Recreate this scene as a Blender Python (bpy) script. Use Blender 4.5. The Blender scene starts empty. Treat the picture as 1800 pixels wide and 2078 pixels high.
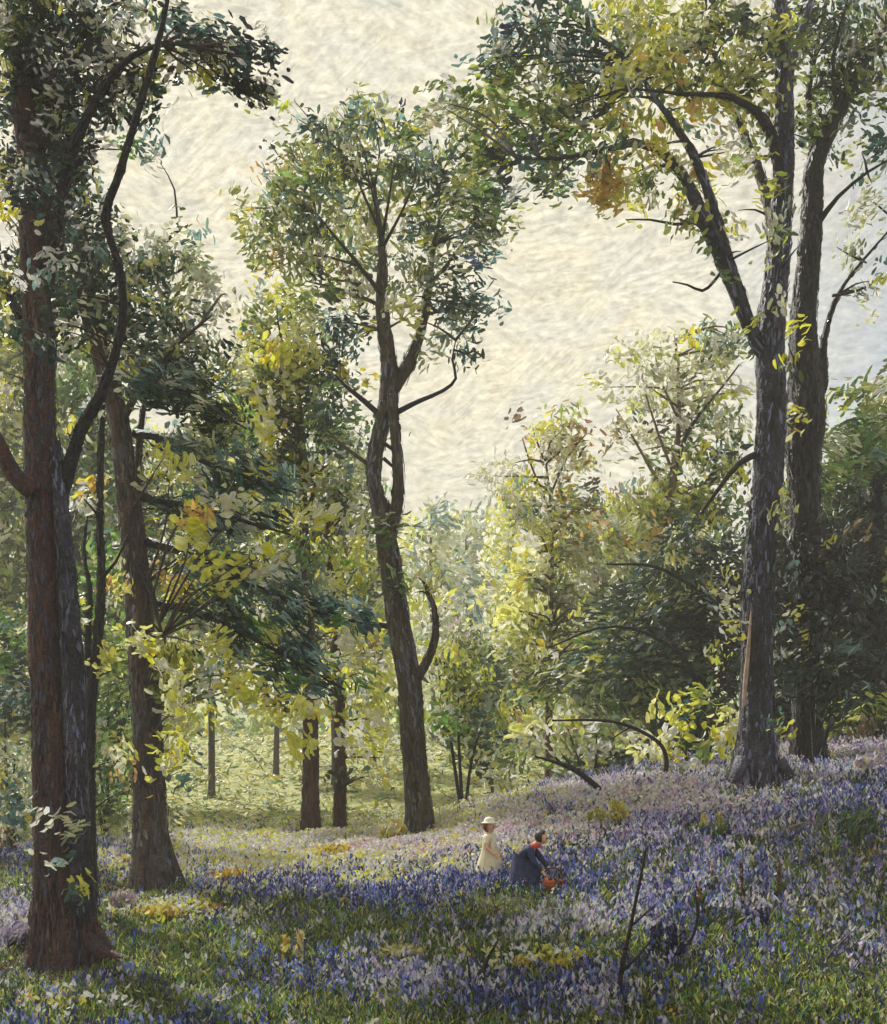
import bpy, bmesh, math, random
import numpy as np
from mathutils import Vector, noise as mnoise

random.seed(7)
RNG = np.random.default_rng(11)
scene = bpy.context.scene
COL = scene.collection
F = 2228.0          # focal length in photograph pixels
CX, HY = 900.0, 1500.0
EYE = 2.7

# ------------------------------------------------------------------ terrain
def sstep(a, b, t):
    t = np.clip((np.asarray(t, float) - a) / (b - a), 0, 1)
    return t * t * (3 - 2 * t)

RX = [-60, -12, -5, -2, -0.5, 1, 3.5, 5.5, 9, 14, 60]
RZ = [-.6, .05, .20, .34, .48, 1.0, 1.68, 1.98, 2.45, 3.0, 5.0]
_xs = np.linspace(-60, 60, 1201)
_k = np.hanning(17); _k /= _k.sum()
_rz = np.interp(_xs, RX, RZ)
_rz = np.convolve(np.pad(_rz, 8, mode='edge'), _k, mode='valid')

def zg(x, y):
    x = np.asarray(x, float); y = np.asarray(y, float)
    ramp = np.interp(x, _xs, _rz)
    bank = ramp * sstep(8.0, 20.5, y)
    fall = sstep(25, 44, y)
    meadow = -.25 + 3.4 * sstep(40, 100, y) + np.clip(x - 6, 0, 60) * .12
    meadow = meadow + 30 * sstep(150, 500, y)
    z = bank * (1 - fall) + meadow * fall
    z = z + .05 * np.sin(x * 1.7 + y * .9) * np.cos(y * 1.3 - x * .6) + .03 * np.sin(x * 3.9 - y * 2.2)
    return z

def P(px, py, Y):
    return Vector(((px - CX) / F * Y, Y, EYE + (HY - py) / F * Y))

_ys = np.concatenate([np.linspace(6, 60, 2400), np.linspace(60, 160, 800)])
def G(px, py):
    """point of the ground seen at a pixel (nearest hit)"""
    X = (px - CX) / F * _ys
    Zr = EYE + (HY - py) / F * _ys
    hit = np.nonzero(zg(X, _ys) >= Zr)[0]
    i = hit[0] if len(hit) else len(_ys) - 1
    return Vector((X[i], _ys[i], float(zg(X[i], _ys[i]))))

# ------------------------------------------------------------------ colours
def lin(c):
    c = np.asarray(c, float) / 255.0
    return np.where(c <= .04045, c / 12.92, ((c + .055) / 1.055) ** 2.4)

GROUPS = {
 'dk':  [(38,54,48),(52,70,58),(34,46,52),(62,80,64),(46,54,42)],
 'ink': [(30,32,38),(38,40,48),(44,40,40),(28,34,34)],
 'bg':  [(66,94,92),(92,116,116),(48,74,78),(118,142,142),(58,86,78)],
 'ol':  [(100,112,62),(124,132,72),(78,94,56),(142,148,90),(108,120,64)],
 'yg':  [(168,168,68),(192,190,92),(140,148,56),(178,178,98)],
 'ye':  [(226,202,74),(232,214,112),(214,182,54),(236,222,146)],
 'or':  [(196,160,80),(180,142,78),(206,176,96),(170,132,80)],
 'cr':  [(226,220,182),(212,208,172),(232,224,200),(220,212,160)],
 'gg':  [(140,146,124),(166,170,148),(114,122,106),(150,152,120)],
 'pg':  [(190,192,160),(176,180,150),(204,202,172),(196,190,150)],
 'fg':  [(84,118,56),(106,138,72),(66,98,50),(122,150,86)],
 'hz':  [(136,148,146),(156,164,158),(120,134,136),(172,176,164)],  # blue-grey leaf tones; they put haze into the far trees
 'br':  [(100,84,66),(124,104,78),(80,66,54),(142,122,92)],
 'bl':  [(50,60,112),(66,78,136),(86,98,158),(42,50,88),(106,118,172)],
 'nv':  [(34,38,74),(44,48,88),(30,34,60)],
 'vi':  [(112,104,150),(136,128,170),(92,86,128),(156,148,184)],
 'li':  [(190,180,204),(208,200,216),(172,162,196),(222,214,222)],
 'pk':  [(206,160,180),(222,184,196),(190,138,164),(228,200,204)],
 'gr':  [(76,94,50),(96,112,60),(60,78,44),(112,124,68),(50,66,42)],
}
GROUPS = {k: lin(v) for k, v in GROUPS.items()}

def parse(pal):
    ks, ws = [], []
    for t in pal.split():
        k, w = t.split(':'); ks.append(k); ws.append(float(w))
    ws = np.array(ws); return ks, ws / ws.sum()

# ------------------------------------------------------------------ materials
def newmat(name):
    m = bpy.data.materials.new(name); m.use_nodes = True
    nt = m.node_tree; nt.nodes.clear()
    return m, nt, nt.nodes, nt.links

def dab_material(name, transl=.4, rough=.34, bump=.8, spec=.6):
    """leaf / petal: per-face pigment, bristle-like veins along the blade, some light through it"""
    m, nt, N, L = newmat(name)
    out = N.new('ShaderNodeOutputMaterial')
    pb = N.new('ShaderNodeBsdfPrincipled'); tr = N.new('ShaderNodeBsdfTranslucent')
    mix = N.new('ShaderNodeMixShader'); mix.inputs[0].default_value = transl
    at = N.new('ShaderNodeAttribute'); at.attribute_name = 'pigment'
    uv = N.new('ShaderNodeUVMap'); uv.uv_map = 'UVMap'
    mp = N.new('ShaderNodeMapping'); mp.inputs['Scale'].default_value = (7, 1.1, 1)
    nz = N.new('ShaderNodeTexNoise'); nz.inputs['Scale'].default_value = 1.0; nz.inputs['Detail'].default_value = 3
    nz.noise_dimensions = '2D'
    mr = N.new('ShaderNodeMapRange'); mr.inputs[1].default_value = .25; mr.inputs[2].default_value = .75
    mr.inputs[3].default_value = .72; mr.inputs[4].default_value = 1.3
    mul = N.new('ShaderNodeVectorMath'); mul.operation = 'SCALE'
    bp = N.new('ShaderNodeBump'); bp.inputs['Strength'].default_value = bump; bp.inputs['Distance'].default_value = .03
    L.new(uv.outputs[0], mp.inputs[0]); L.new(mp.outputs[0], nz.inputs['Vector'])
    L.new(nz.outputs[0], mr.inputs[0]); L.new(at.outputs['Color'], mul.inputs[0]); L.new(mr.outputs[0], mul.inputs['Scale'])
    L.new(nz.outputs[0], bp.inputs['Height'])
    L.new(mul.outputs[0], pb.inputs['Base Color']); L.new(mul.outputs[0], tr.inputs['Color'])
    L.new(bp.outputs[0], pb.inputs['Normal']); L.new(bp.outputs[0], tr.inputs['Normal'])
    pb.inputs['Roughness'].default_value = rough; pb.inputs['Specular IOR Level'].default_value = spec
    L.new(pb.outputs[0], mix.inputs[1]); L.new(tr.outputs[0], mix.inputs[2]); L.new(mix.outputs[0], out.inputs[0])
    return m

def bark_material(name, cols, scale=(5, 5, .7), bump=.8, rough=.55):
    """bark: long vertical plates mixed from several sRGB colours, with fissures"""
    m, nt, N, L = newmat(name)
    out = N.new('ShaderNodeOutputMaterial'); pb = N.new('ShaderNodeBsdfPrincipled')
    tc = N.new('ShaderNodeTexCoord'); mp = N.new('ShaderNodeMapping'); mp.inputs['Scale'].default_value = scale
    L.new(tc.outputs['Object'], mp.inputs[0])
    n1 = N.new('ShaderNodeTexNoise'); n1.inputs['Scale'].default_value = 1.3; n1.inputs['Detail'].default_value = 6
    n1.inputs['Distortion'].default_value = .6
    L.new(mp.outputs[0], n1.inputs['Vector'])
    cr = N.new('ShaderNodeValToRGB'); e = cr.color_ramp
    k = len(cols)
    while len(e.elements) < k: e.elements.new(.5)
    for i, c in enumerate(cols):
        e.elements[i].position = .28 + .44 * i / max(1, k - 1)
        e.elements[i].color = (*(np.array([.88, .86, 1.0]) * lin(c)), 1)
    L.new(n1.outputs[0], cr.inputs[0])
    n2 = N.new('ShaderNodeTexNoise'); n2.inputs['Scale'].default_value = 5; n2.inputs['Detail'].default_value = 5
    L.new(mp.outputs[0], n2.inputs['Vector'])
    n3 = N.new('ShaderNodeTexNoise'); n3.inputs['Scale'].default_value = 13; n3.inputs['Detail'].default_value = 6; n3.inputs['Distortion'].default_value = 1.0
    mp3 = N.new('ShaderNodeMapping'); mp3.inputs['Scale'].default_value = (1, 1, 2.2)
    L.new(tc.outputs['Object'], mp3.inputs[0]); L.new(mp3.outputs[0], n3.inputs['Vector'])
    mr = N.new('ShaderNodeMapRange'); mr.inputs[1].default_value = .3; mr.inputs[2].default_value = .7
    mr.inputs[3].default_value = .5; mr.inputs[4].default_value = 1.5
    L.new(n2.outputs[0], mr.inputs[0])
    mul = N.new('ShaderNodeVectorMath'); mul.operation = 'SCALE'
    L.new(cr.outputs[0], mul.inputs[0]); L.new(mr.outputs[0], mul.inputs['Scale'])
    add = N.new('ShaderNodeMath'); L.new(n2.outputs[0], add.inputs[0]); L.new(n3.outputs[0], add.inputs[1])
    bp = N.new('ShaderNodeBump'); bp.inputs['Strength'].default_value = bump; bp.inputs['Distance'].default_value = .08
    L.new(add.outputs[0], bp.inputs['Height']); L.new(bp.outputs[0], pb.inputs['Normal'])
    L.new(mul.outputs[0], pb.inputs['Base Color'])
    pb.inputs['Roughness'].default_value = rough; pb.inputs['Specular IOR Level'].default_value = .4
    L.new(pb.outputs[0], out.inputs[0])
    return m

def plain_material(name, c1, c2, scale=12, rough=.8, bump=.4, dist=.02):
    m, nt, N, L = newmat(name)
    out = N.new('ShaderNodeOutputMaterial'); pb = N.new('ShaderNodeBsdfPrincipled')
    tc = N.new('ShaderNodeTexCoord'); n1 = N.new('ShaderNodeTexNoise')
    n1.inputs['Scale'].default_value = scale; n1.inputs['Detail'].default_value = 5
    L.new(tc.outputs['Object'], n1.inputs['Vector'])
    cr = N.new('ShaderNodeValToRGB')
    cr.color_ramp.elements[0].position = .35; cr.color_ramp.elements[1].position = .65
    cr.color_ramp.elements[0].color = (*lin(c1), 1); cr.color_ramp.elements[1].color = (*lin(c2), 1)
    L.new(n1.outputs[0], cr.inputs[0]); L.new(cr.outputs[0], pb.inputs['Base Color'])
    bp = N.new('ShaderNodeBump'); bp.inputs['Strength'].default_value = bump; bp.inputs['Distance'].default_value = dist
    L.new(n1.outputs[0], bp.inputs['Height']); L.new(bp.outputs[0], pb.inputs['Normal'])
    pb.inputs['Roughness'].default_value = rough
    L.new(pb.outputs[0], out.inputs[0])
    return m

LEAF = dab_material('leaf')
NEEDLE = dab_material('needle', transl=.12, rough=.36)
PLATE = dab_material('bark_plate', transl=0, rough=.45, bump=.9)
PETAL = dab_material('petal', transl=.25, rough=.5, spec=.3)
BARK = {
 'red':   bark_material('red_brown_bark', [(38,30,38),(72,46,46),(92,58,54),(64,54,58),(66,68,84)]),
 'brown': bark_material('brown_bark', [(36,32,34),(78,64,54),(96,78,66),(84,84,90),(120,122,128)]),
 'grey':  bark_material('grey_brown_bark', [(34,32,32),(66,58,48),(92,82,66),(108,110,112)]),
 'blue':  bark_material('blue_black_bark', [(30,30,38),(48,48,58),(66,66,80),(88,88,104)], scale=(3, 3, 2.2)),
 'black': bark_material('black_bark', [(24,22,28),(36,32,38),(52,46,48)]),
 'rust':  bark_material('rust_bark', [(46,34,34),(92,62,52),(112,76,60)]),
 'pale':  bark_material('pale_twig_bark', [(98,88,72),(130,118,94),(150,136,110)]),
}
STEM = plain_material('green_stem', (52,70,36), (84,98,50), rough=.6)

# ------------------------------------------------------------------ object helpers
def tag(o, label, cat, group=None, kind=None):
    o['label'] = label; o['category'] = cat
    if group: o['group'] = group
    if kind: o['kind'] = kind
    return o

def thing(name, loc, label, cat, group=None):
    o = bpy.data.objects.new(name, None); o.empty_display_size = .3
    COL.objects.link(o); o.location = loc
    return tag(o, label, cat, group)

def mesh_obj(name, verts, faces, mat, parent=None, smooth=True):
    """verts in world space; the object is placed at its parent's origin"""
    off = parent.location if parent is not None else Vector((0, 0, 0))
    me = bpy.data.meshes.new(name)
    me.from_pydata([tuple(Vector(v) - off) for v in verts], [], faces)
    me.materials.append(mat)
    if smooth: me.polygons.foreach_set('use_smooth', [True] * len(me.polygons))
    o = bpy.data.objects.new(name, me); COL.objects.link(o)
    if parent is not None: o.parent = parent
    return o

# ---- dabs: leaf / petal blades, each a curved 2 x 3 patch
_T = np.array([0, .5, 1.0]); _WD = np.array([.6, 1.0, .45])
def dab_mesh(name, C, D, Nn, Ln, Wd, Cl, mat, parent=None, curve=1.0):
    n = len(C)
    off = np.array(parent.location) if parent is not None else np.zeros(3)
    D = D / np.linalg.norm(D, axis=1, keepdims=True)
    Nn = Nn - (Nn * D).sum(1, keepdims=True) * D
    Nn = Nn / (np.linalg.norm(Nn, axis=1, keepdims=True) + 1e-9)
    S = np.cross(D, Nn)
    V = np.empty((n, 3, 3, 3))
    curl = curve * RNG.uniform(-.35, .35, n)[:, None]; bend = curve * RNG.uniform(-.3, .3, n)[:, None]
    for i in range(3):
        w = (_WD[i] * RNG.uniform(.7, 1.25, (n, 1))) * Wd[:, None] * .5
        al = (_T[i] - .5) * Ln[:, None]
        lift = bend * Ln[:, None] * (1 - (2 * _T[i] - 1) ** 2)
        for j, s in enumerate((-1, 0, 1)):
            sj = s + RNG.uniform(-.15, .15, (n, 1))
            V[:, i, j] = C + D * (al + RNG.uniform(-.06, .06, (n, 1)) * Ln[:, None]) + S * (w * sj) + Nn * (lift + curl * Wd[:, None] * (.5 if s == 0 else -.1))
    V -= off
    base = (np.arange(n) * 9)[:, None, None]
    q = []
    for i in range(2):
        for j in range(2):
            a = i * 3 + j; q.append((a, a + 1, a + 4, a + 3))
    Q = (base + np.array(q)[None]).reshape(-1)
    me = bpy.data.meshes.new(name)
    nf = n * 4
    me.vertices.add(n * 9); me.vertices.foreach_set('co', V.reshape(-1).astype(np.float32))
    me.loops.add(nf * 4); me.loops.foreach_set('vertex_index', Q.astype(np.int32))
    me.polygons.add(nf); me.polygons.foreach_set('loop_start', np.arange(0, nf * 4, 4, dtype=np.int32))
    try: me.polygons.foreach_set('loop_total', np.full(nf, 4, dtype=np.int32))
    except Exception: pass
    me.update(calc_edges=True)
    me.polygons.foreach_set('use_smooth', np.ones(nf, dtype=bool))
    at = me.attributes.new('pigment', 'FLOAT_COLOR', 'FACE')
    c4 = np.ones((nf, 4), np.float32); c4[:, :3] = np.repeat(Cl, 4, axis=0); at.data.foreach_set('color', c4.reshape(-1))
    uvl = me.uv_layers.new(name='UVMap')
    uv12 = np.array([[j * .5, _T[i]] for i in range(3) for j in range(3)])
    uvq = uv12[np.array(q).reshape(-1)]
    ro = RNG.uniform(0, 90, (n, 1, 2))
    uvl.data.foreach_set('uv', (uvq[None] + ro).reshape(-1).astype(np.float32))
    me.materials.append(mat); me.validate()
    o = bpy.data.objects.new(name, me); COL.objects.link(o)
    if parent is not None: o.parent = parent
    return o

class Dabs:
    def __init__(s): s.a = [[] for _ in range(6)]
    def add(s, C, D, N, L, W, K):
        for l, v in zip(s.a, (C, D, N, L, W, K)): l.append(v)
    def n(s): return sum(len(x) for x in s.a[0])
    def build(s, name, mat, parent=None, curve=1.0):
        return dab_mesh(name, *[np.concatenate(x) for x in s.a], mat, parent, curve)

def ball(n):
    v = RNG.normal(size=(n, 3)); v /= np.linalg.norm(v, axis=1, keepdims=True)
    return v * (RNG.uniform(0, 1, (n, 1)) ** .45)

def pick_colors(pal, nsub):
    ks, ws = parse(pal)
    gi = RNG.choice(len(ks), nsub, p=ws)
    out = np.empty((nsub, 3))
    for i, g in enumerate(gi):
        t = GROUPS[ks[g]]; out[i] = t[RNG.integers(len(t))]
    return out

GAIN = 1.85
def clump(db, px, py, rx, ry, Y, pal, ang=None, cov=2.2, L=24, W=10, rz=None, dz=0, sub=9, sp=15, fleck=.2):
    """a mass of leaves in an ellipsoid round a point; small sprays share a colour and a lie"""
    L = L * .62; W = W * .78; cov = cov * 1.12; sp = sp * .9; sub = 11
    k = Y / F
    c = np.array(P(px, py, Y + dz))
    rzm = (rz if rz is not None else .5 * (rx + ry)) * k
    n = int(math.pi * rx * ry * cov / (L * W * .62))
    ns = max(2, n // sub)
    sc = c + ball(ns) * np.array([rx * k, rzm, ry * k])
    sc += RNG.normal(size=(ns, 3)) * np.array([rx * k, rzm, ry * k]) * .12
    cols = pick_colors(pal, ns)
    fl = RNG.uniform(size=ns) < fleck  # share of sprays recoloured pale: highlights put into the leaf colour
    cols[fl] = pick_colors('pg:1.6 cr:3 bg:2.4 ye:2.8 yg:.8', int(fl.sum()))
    a = RNG.uniform(0, 2 * math.pi, ns) if ang is None else math.radians(ang) + RNG.normal(0, .45, ns) + math.pi * RNG.integers(0, 2, ns)
    sd = np.stack([np.cos(a), RNG.normal(0, .35, ns), np.sin(a)], 1)
    idx = RNG.integers(0, ns, n)
    s = sp * k
    C = sc[idx] + RNG.normal(size=(n, 3)) * s
    D = sd[idx] + RNG.normal(size=(n, 3)) * .28
    N = RNG.normal(size=(n, 3)) + np.array([0, -.55, .35])
    K = cols[idx] * RNG.uniform(.66, 1.42, (n, 1)) * (1 + RNG.normal(0, .05, (n, 3)))
    Ln = L * k * RNG.uniform(.55, 1.5, n); Wn = W * k * RNG.uniform(.55, 1.4, n)
    db.add(C, D, N, Ln, Wn, np.clip(K * GAIN, .004, .85))

# ---- trunks and branches
def spline(pts, step):
    pts = [np.array(p, float) for p in pts]
    if len(pts) < 2: return np.array(pts)
    e = [2 * pts[0] - pts[1]] + pts + [2 * pts[-1] - pts[-2]]
    out = []
    for i in range(1, len(e) - 2):
        p0, p1, p2, p3 = e[i - 1:i + 3]
        n = max(2, int(np.linalg.norm((p2 - p1)[:3]) / step))
        for t in np.linspace(0, 1, n, endpoint=False):
            out.append(.5 * (2 * p1 + (p2 - p0) * t + (2 * p0 - 5 * p1 + 4 * p2 - p3) * t * t + (3 * p1 - p0 - 3 * p2 + p3) * t ** 3))
    out.append(pts[-1])
    return np.array(out)

def tube(pts4, seg=10, step=.18, rough=.10, flare=0, ribs=0, seed=0):
    """pts4: (x,y,z,r). returns verts, faces"""
    s = spline(pts4, step)
    V, Fc = [], []
    n = len(s)
    T = np.gradient(s[:, :3], axis=0)
    ref = np.array([0.3, 1, 0.1])
    z0 = s[0, 2]
    for i in range(n):
        t = T[i] / (np.linalg.norm(T[i]) + 1e-9)
        u = np.cross(t, ref); u /= np.linalg.norm(u) + 1e-9
        v = np.cross(t, u)
        r = max(s[i, 3], .004)
        for j in range(seg):
            a = 2 * math.pi * j / seg
            nz = mnoise.noise(Vector((math.cos(a) * 1.3 + seed * 7.1, math.sin(a) * 1.3, s[i, 2] * (1.1 if r > .1 else 2.5) + seed)))
            rr = r * (1 + rough * 1.6 * nz)
            if flare:
                h = max(0, s[i, 2] - z0)
                g = math.exp(-h / flare)
                rr *= 1 + g * (.45 + .55 * max(0, math.sin(a * ribs + seed)) ** 1.5)
            p = s[i, :3] + (u * math.cos(a) + v * math.sin(a)) * rr
            V.append(p)
    for i in range(n - 1):
        for j in range(seg):
            a, b = i * seg + j, i * seg + (j + 1) % seg
            Fc.append((a, b, b + seg, a + seg))
    Fc.append(tuple(range(seg - 1, -1, -1))); Fc.append(tuple((n - 1) * seg + j for j in range(seg)))
    return V, Fc

def px_line(pts, Y, dy=0):
    """pixel polyline (px, py, width) at depth Y drifting by dy metres to its end"""
    out = []
    for i, (px, py, w) in enumerate(pts):
        y = Y + dy * i / max(1, len(pts) - 1)
        p = P(px, py, y); out.append((p.x, p.y, p.z, w * .43 * y / F))
    return out

def limb(name, pts, Y, mat, parent, dy=0, seg=8, flare=0, ribs=0, rough=.12, step=None, sink=0):
    l = px_line(pts, Y, dy)
    if name == 'root':      # roots run down into the soil
        l = [l[0]] + [(x, y, min(z, float(zg(x, y)) + r * (1.3 - .5 * i)), r * 1.15) for i, (x, y, z, r) in enumerate(l[1:])]
        x, y, z, r = l[-1]; l.append((x + (x - l[-2][0]) * .8, y - .1, float(zg(x, y)) - .25, r * .6))
    if sink:
        x, y, z, r = l[0]; l = [(x, y, z - sink, r)] + l
    v, f = tube(l, seg=seg, step=step or max(.06, .012 * Y), rough=rough, flare=flare, ribs=ribs, seed=random.random() * 9)
    return mesh_obj(name, v, f, mat, parent)

def twig_parts(lines, mat, parent):
    for l in lines:
        v, f = tube(l, seg=5, step=.3, rough=.1, seed=random.random() * 9)
        mesh_obj('twig', v, f, mat, parent)

PLATES = {  # bark, lichen and moss flakes; pale lavender-blue ones paint skylight on the trunks
 'red':   [(40,28,38),(76,42,44),(104,58,54),(56,42,52),(78,82,104),(88,62,56),(44,32,46),(108,80,68)],
 'brown': [(40,34,38),(84,68,58),(104,84,72),(58,52,52),(34,30,40),(120,104,88),(130,132,138),(72,60,50)],
 'grey':  [(36,34,36),(66,58,48),(94,84,66),(120,112,92),(52,46,40),(122,128,144),(80,78,56),(104,110,136)],
 'blue':  [(26,26,34),(40,42,54),(60,62,80),(118,122,150),(36,34,42),(50,54,84),(96,100,124),(74,66,68),(132,138,164)],
 'black': [(26,24,30),(40,36,42),(54,48,50),(66,58,58),(34,36,48)],
 'rust':  [(48,34,36),(92,60,52),(114,78,64),(62,46,46),(78,70,62)],
 'pale':  [(98,88,72),(130,118,94),(150,136,110)],
}
PLATES = {k: np.array([.92, .92, 1.08]) * lin(v) for k, v in PLATES.items()}
def plates(pts, Y, bark, parent, dy=0, dens=1.5, L=22, W=4.5, flare=0):
    k = Y / F
    s = spline(px_line(pts, Y, dy), .1)
    T = np.gradient(s[:, :3], axis=0); seg = np.linalg.norm(T, axis=1)
    wgt = seg * s[:, 3]; area = 2 * math.pi * wgt.sum() / k / k
    n = int(area / (L * W) * dens)
    i = RNG.choice(len(s), n, p=wgt / wgt.sum())
    t = T[i] / seg[i][:, None]
    u = np.cross(t, np.array([.3, 1, .1])); u /= np.linalg.norm(u, axis=1, keepdims=True); v = np.cross(t, u)
    a = RNG.uniform(0, 6.2832, n)[:, None]
    nrm = u * np.cos(a) + v * np.sin(a)
    fl = 1 + .75 * np.exp(-np.maximum(0, s[i, 2] - s[0, 2] + .25) / flare)[:, None] if flare else 1
    C = s[i, :3] + nrm * (s[i, 3:4] * fl * RNG.uniform(.98, 1.05, (n, 1))) + t * RNG.uniform(-.06, .06, (n, 1))
    # colour drifts in patches round and along the stem
    tab = PLATES[bark]; m = len(tab)
    q = np.array([mnoise.noise(Vector((float(c[0]) * 2.2, float(c[1]) * 2.2, float(c[2]) * .7))) for c in C])
    ci = np.clip(((q + .55) / 1.1 * m + RNG.normal(0, 1.3, n)).astype(int), 0, m - 1)
    D = t + RNG.normal(size=(n, 3)) * .12
    db = Dabs(); db.add(C, D, nrm + RNG.normal(size=(n, 3)) * .2, L * k * RNG.uniform(.5, 1.6, n), W * k * RNG.uniform(.5, 1.5, n), tab[ci] * RNG.uniform(.75, 1.3, (n, 1)))
    db.build('bark_plates', PLATE, parent, .35)

def auto_twigs(src, clumps, Y, n_each=3, w=6):
    """thin twigs running from the nearest limb point into each leaf mass"""
    S = np.array([p for l in src for p in spline([q[:3] for q in l], .4)])
    out = []
    k = Y / F
    for c in clumps:
        px, py, rx, ry = c[:4]; dz = c[4]
        for _ in range(n_each):
            t = np.array(P(px, py, Y + dz)) + np.array([rx * k * random.uniform(-.8, .8), rx * k * random.uniform(-.5, .5), ry * k * random.uniform(-.7, .8)])
            d = np.linalg.norm(S - t, axis=1) + np.maximum(0, S[:, 2] - t[2]) * 1.5
            a = S[d.argmin()]
            m = (a + t) / 2 + np.array([random.uniform(-.2, .2), 0, random.uniform(0, .35)]) * np.linalg.norm(t - a) * .5
            r = w * .5 * k
            out.append([(*a, r), (*m, r * .65), (*t, r * .2)])
    return out

# ------------------------------------------------------------------ tree builder
def tree(name, label, cat, Y, trunk, bark, branches=(), clumps=(), group=None, dy=0, flare=.5, ribs=5,
         crown='crown', leafmat=None, L=24, W=10, twigs=2, seg=16, extra=None, twig_w=6, rough=.10, fleck=.2, covk=1.0):
    b = P(trunk[0][0], trunk[0][1], Y)
    zb = float(zg(b.x, b.y)); root = thing(name, (b.x, b.y, zb), label, cat, group)
    src = [px_line(trunk, Y, dy)]
    if Y < 32: plates(trunk, Y, bark, root, dy, flare=flare)
    sink = max(.15, b.z - zb + .25)
    limb('trunk', trunk, Y, BARK[bark], root, dy=dy, seg=seg, flare=flare, ribs=ribs, sink=sink, rough=rough)
    for br in branches:
        bdy = br[1] if len(br) > 1 else random.uniform(-1, 1) * .05 * Y
        limb('branch', br[0], Y + (br[2] if len(br) > 2 else 0), BARK[br[3] if len(br) > 3 else bark], root, dy=bdy)
        if br[0][0][2] >= 12: src.append(px_line(br[0], Y, bdy))
        if Y < 25 and br[0][0][2] > 20: plates(br[0], Y + (br[2] if len(br) > 2 else 0), br[3] if len(br) > 3 else bark, root, bdy, dens=.8)
    if clumps:
        db = Dabs(); tw = []
        for c in clumps:
            px, py, rx, ry, pal = c[:5]
            o = c[5] if len(c) > 5 else {}
            dz = o.get('dz', random.uniform(-.35, .35) * rx * Y / F)
            kw = dict(L=L, W=W, fleck=fleck); kw.update({k: v for k, v in o.items() if k != 'dz'})
            kw['cov'] = kw.get('cov', 2.2) * covk
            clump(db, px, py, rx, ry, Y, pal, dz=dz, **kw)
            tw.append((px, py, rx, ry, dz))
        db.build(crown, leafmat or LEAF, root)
        if twigs: twig_parts(auto_twigs(src, tw, Y, twigs, twig_w), BARK[bark], root)
    if extra: extra(root)
    return root

# ================================================================== TREES
# ---- foreground left: great beech with a bluish second stem and a crooked limb
def beech_extra(root):
    Y = 12.8
    limb('branch', [(66, 1000, 40), (38, 975, 44), (14, 940, 40), (2, 905, 30), (-14, 870, 22)], Y - .25, BARK['red'], root, dy=-.3)
    # spreading roots
    for pts, w in (([(150, 1880, 60), (205, 1915, 44), (262, 1952, 26), (290, 1975, 14)], 0), ([(120, 1930, 56), (160, 1985, 40), (178, 2020, 20)], -.5),
                   ([(95, 1920, 50), (72, 1975, 36), (60, 2010, 20)], -.2), ([(160, 1840, 40), (225, 1880, 28), (270, 1908, 14)], .5)):
        limb('root', pts, Y - .1, BARK['red'], root, dy=w, rough=.2)
    for c in ((110, 1672, 50, 24), (60, 1655, 40, 22), (150, 1800, 36, 26), (40, 1610, 30, 34), (160, 1700, 30, 16), (118, 1745, 24, 20)):
        db = Dabs(); clump(db, *c, Y - .65, 'pg:2 gg:2 ye:.7 bg:1', ang=10, cov=.8, L=30, W=11, dz=-.1, rz=20); db.build('side_shoot', LEAF, root)

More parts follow.
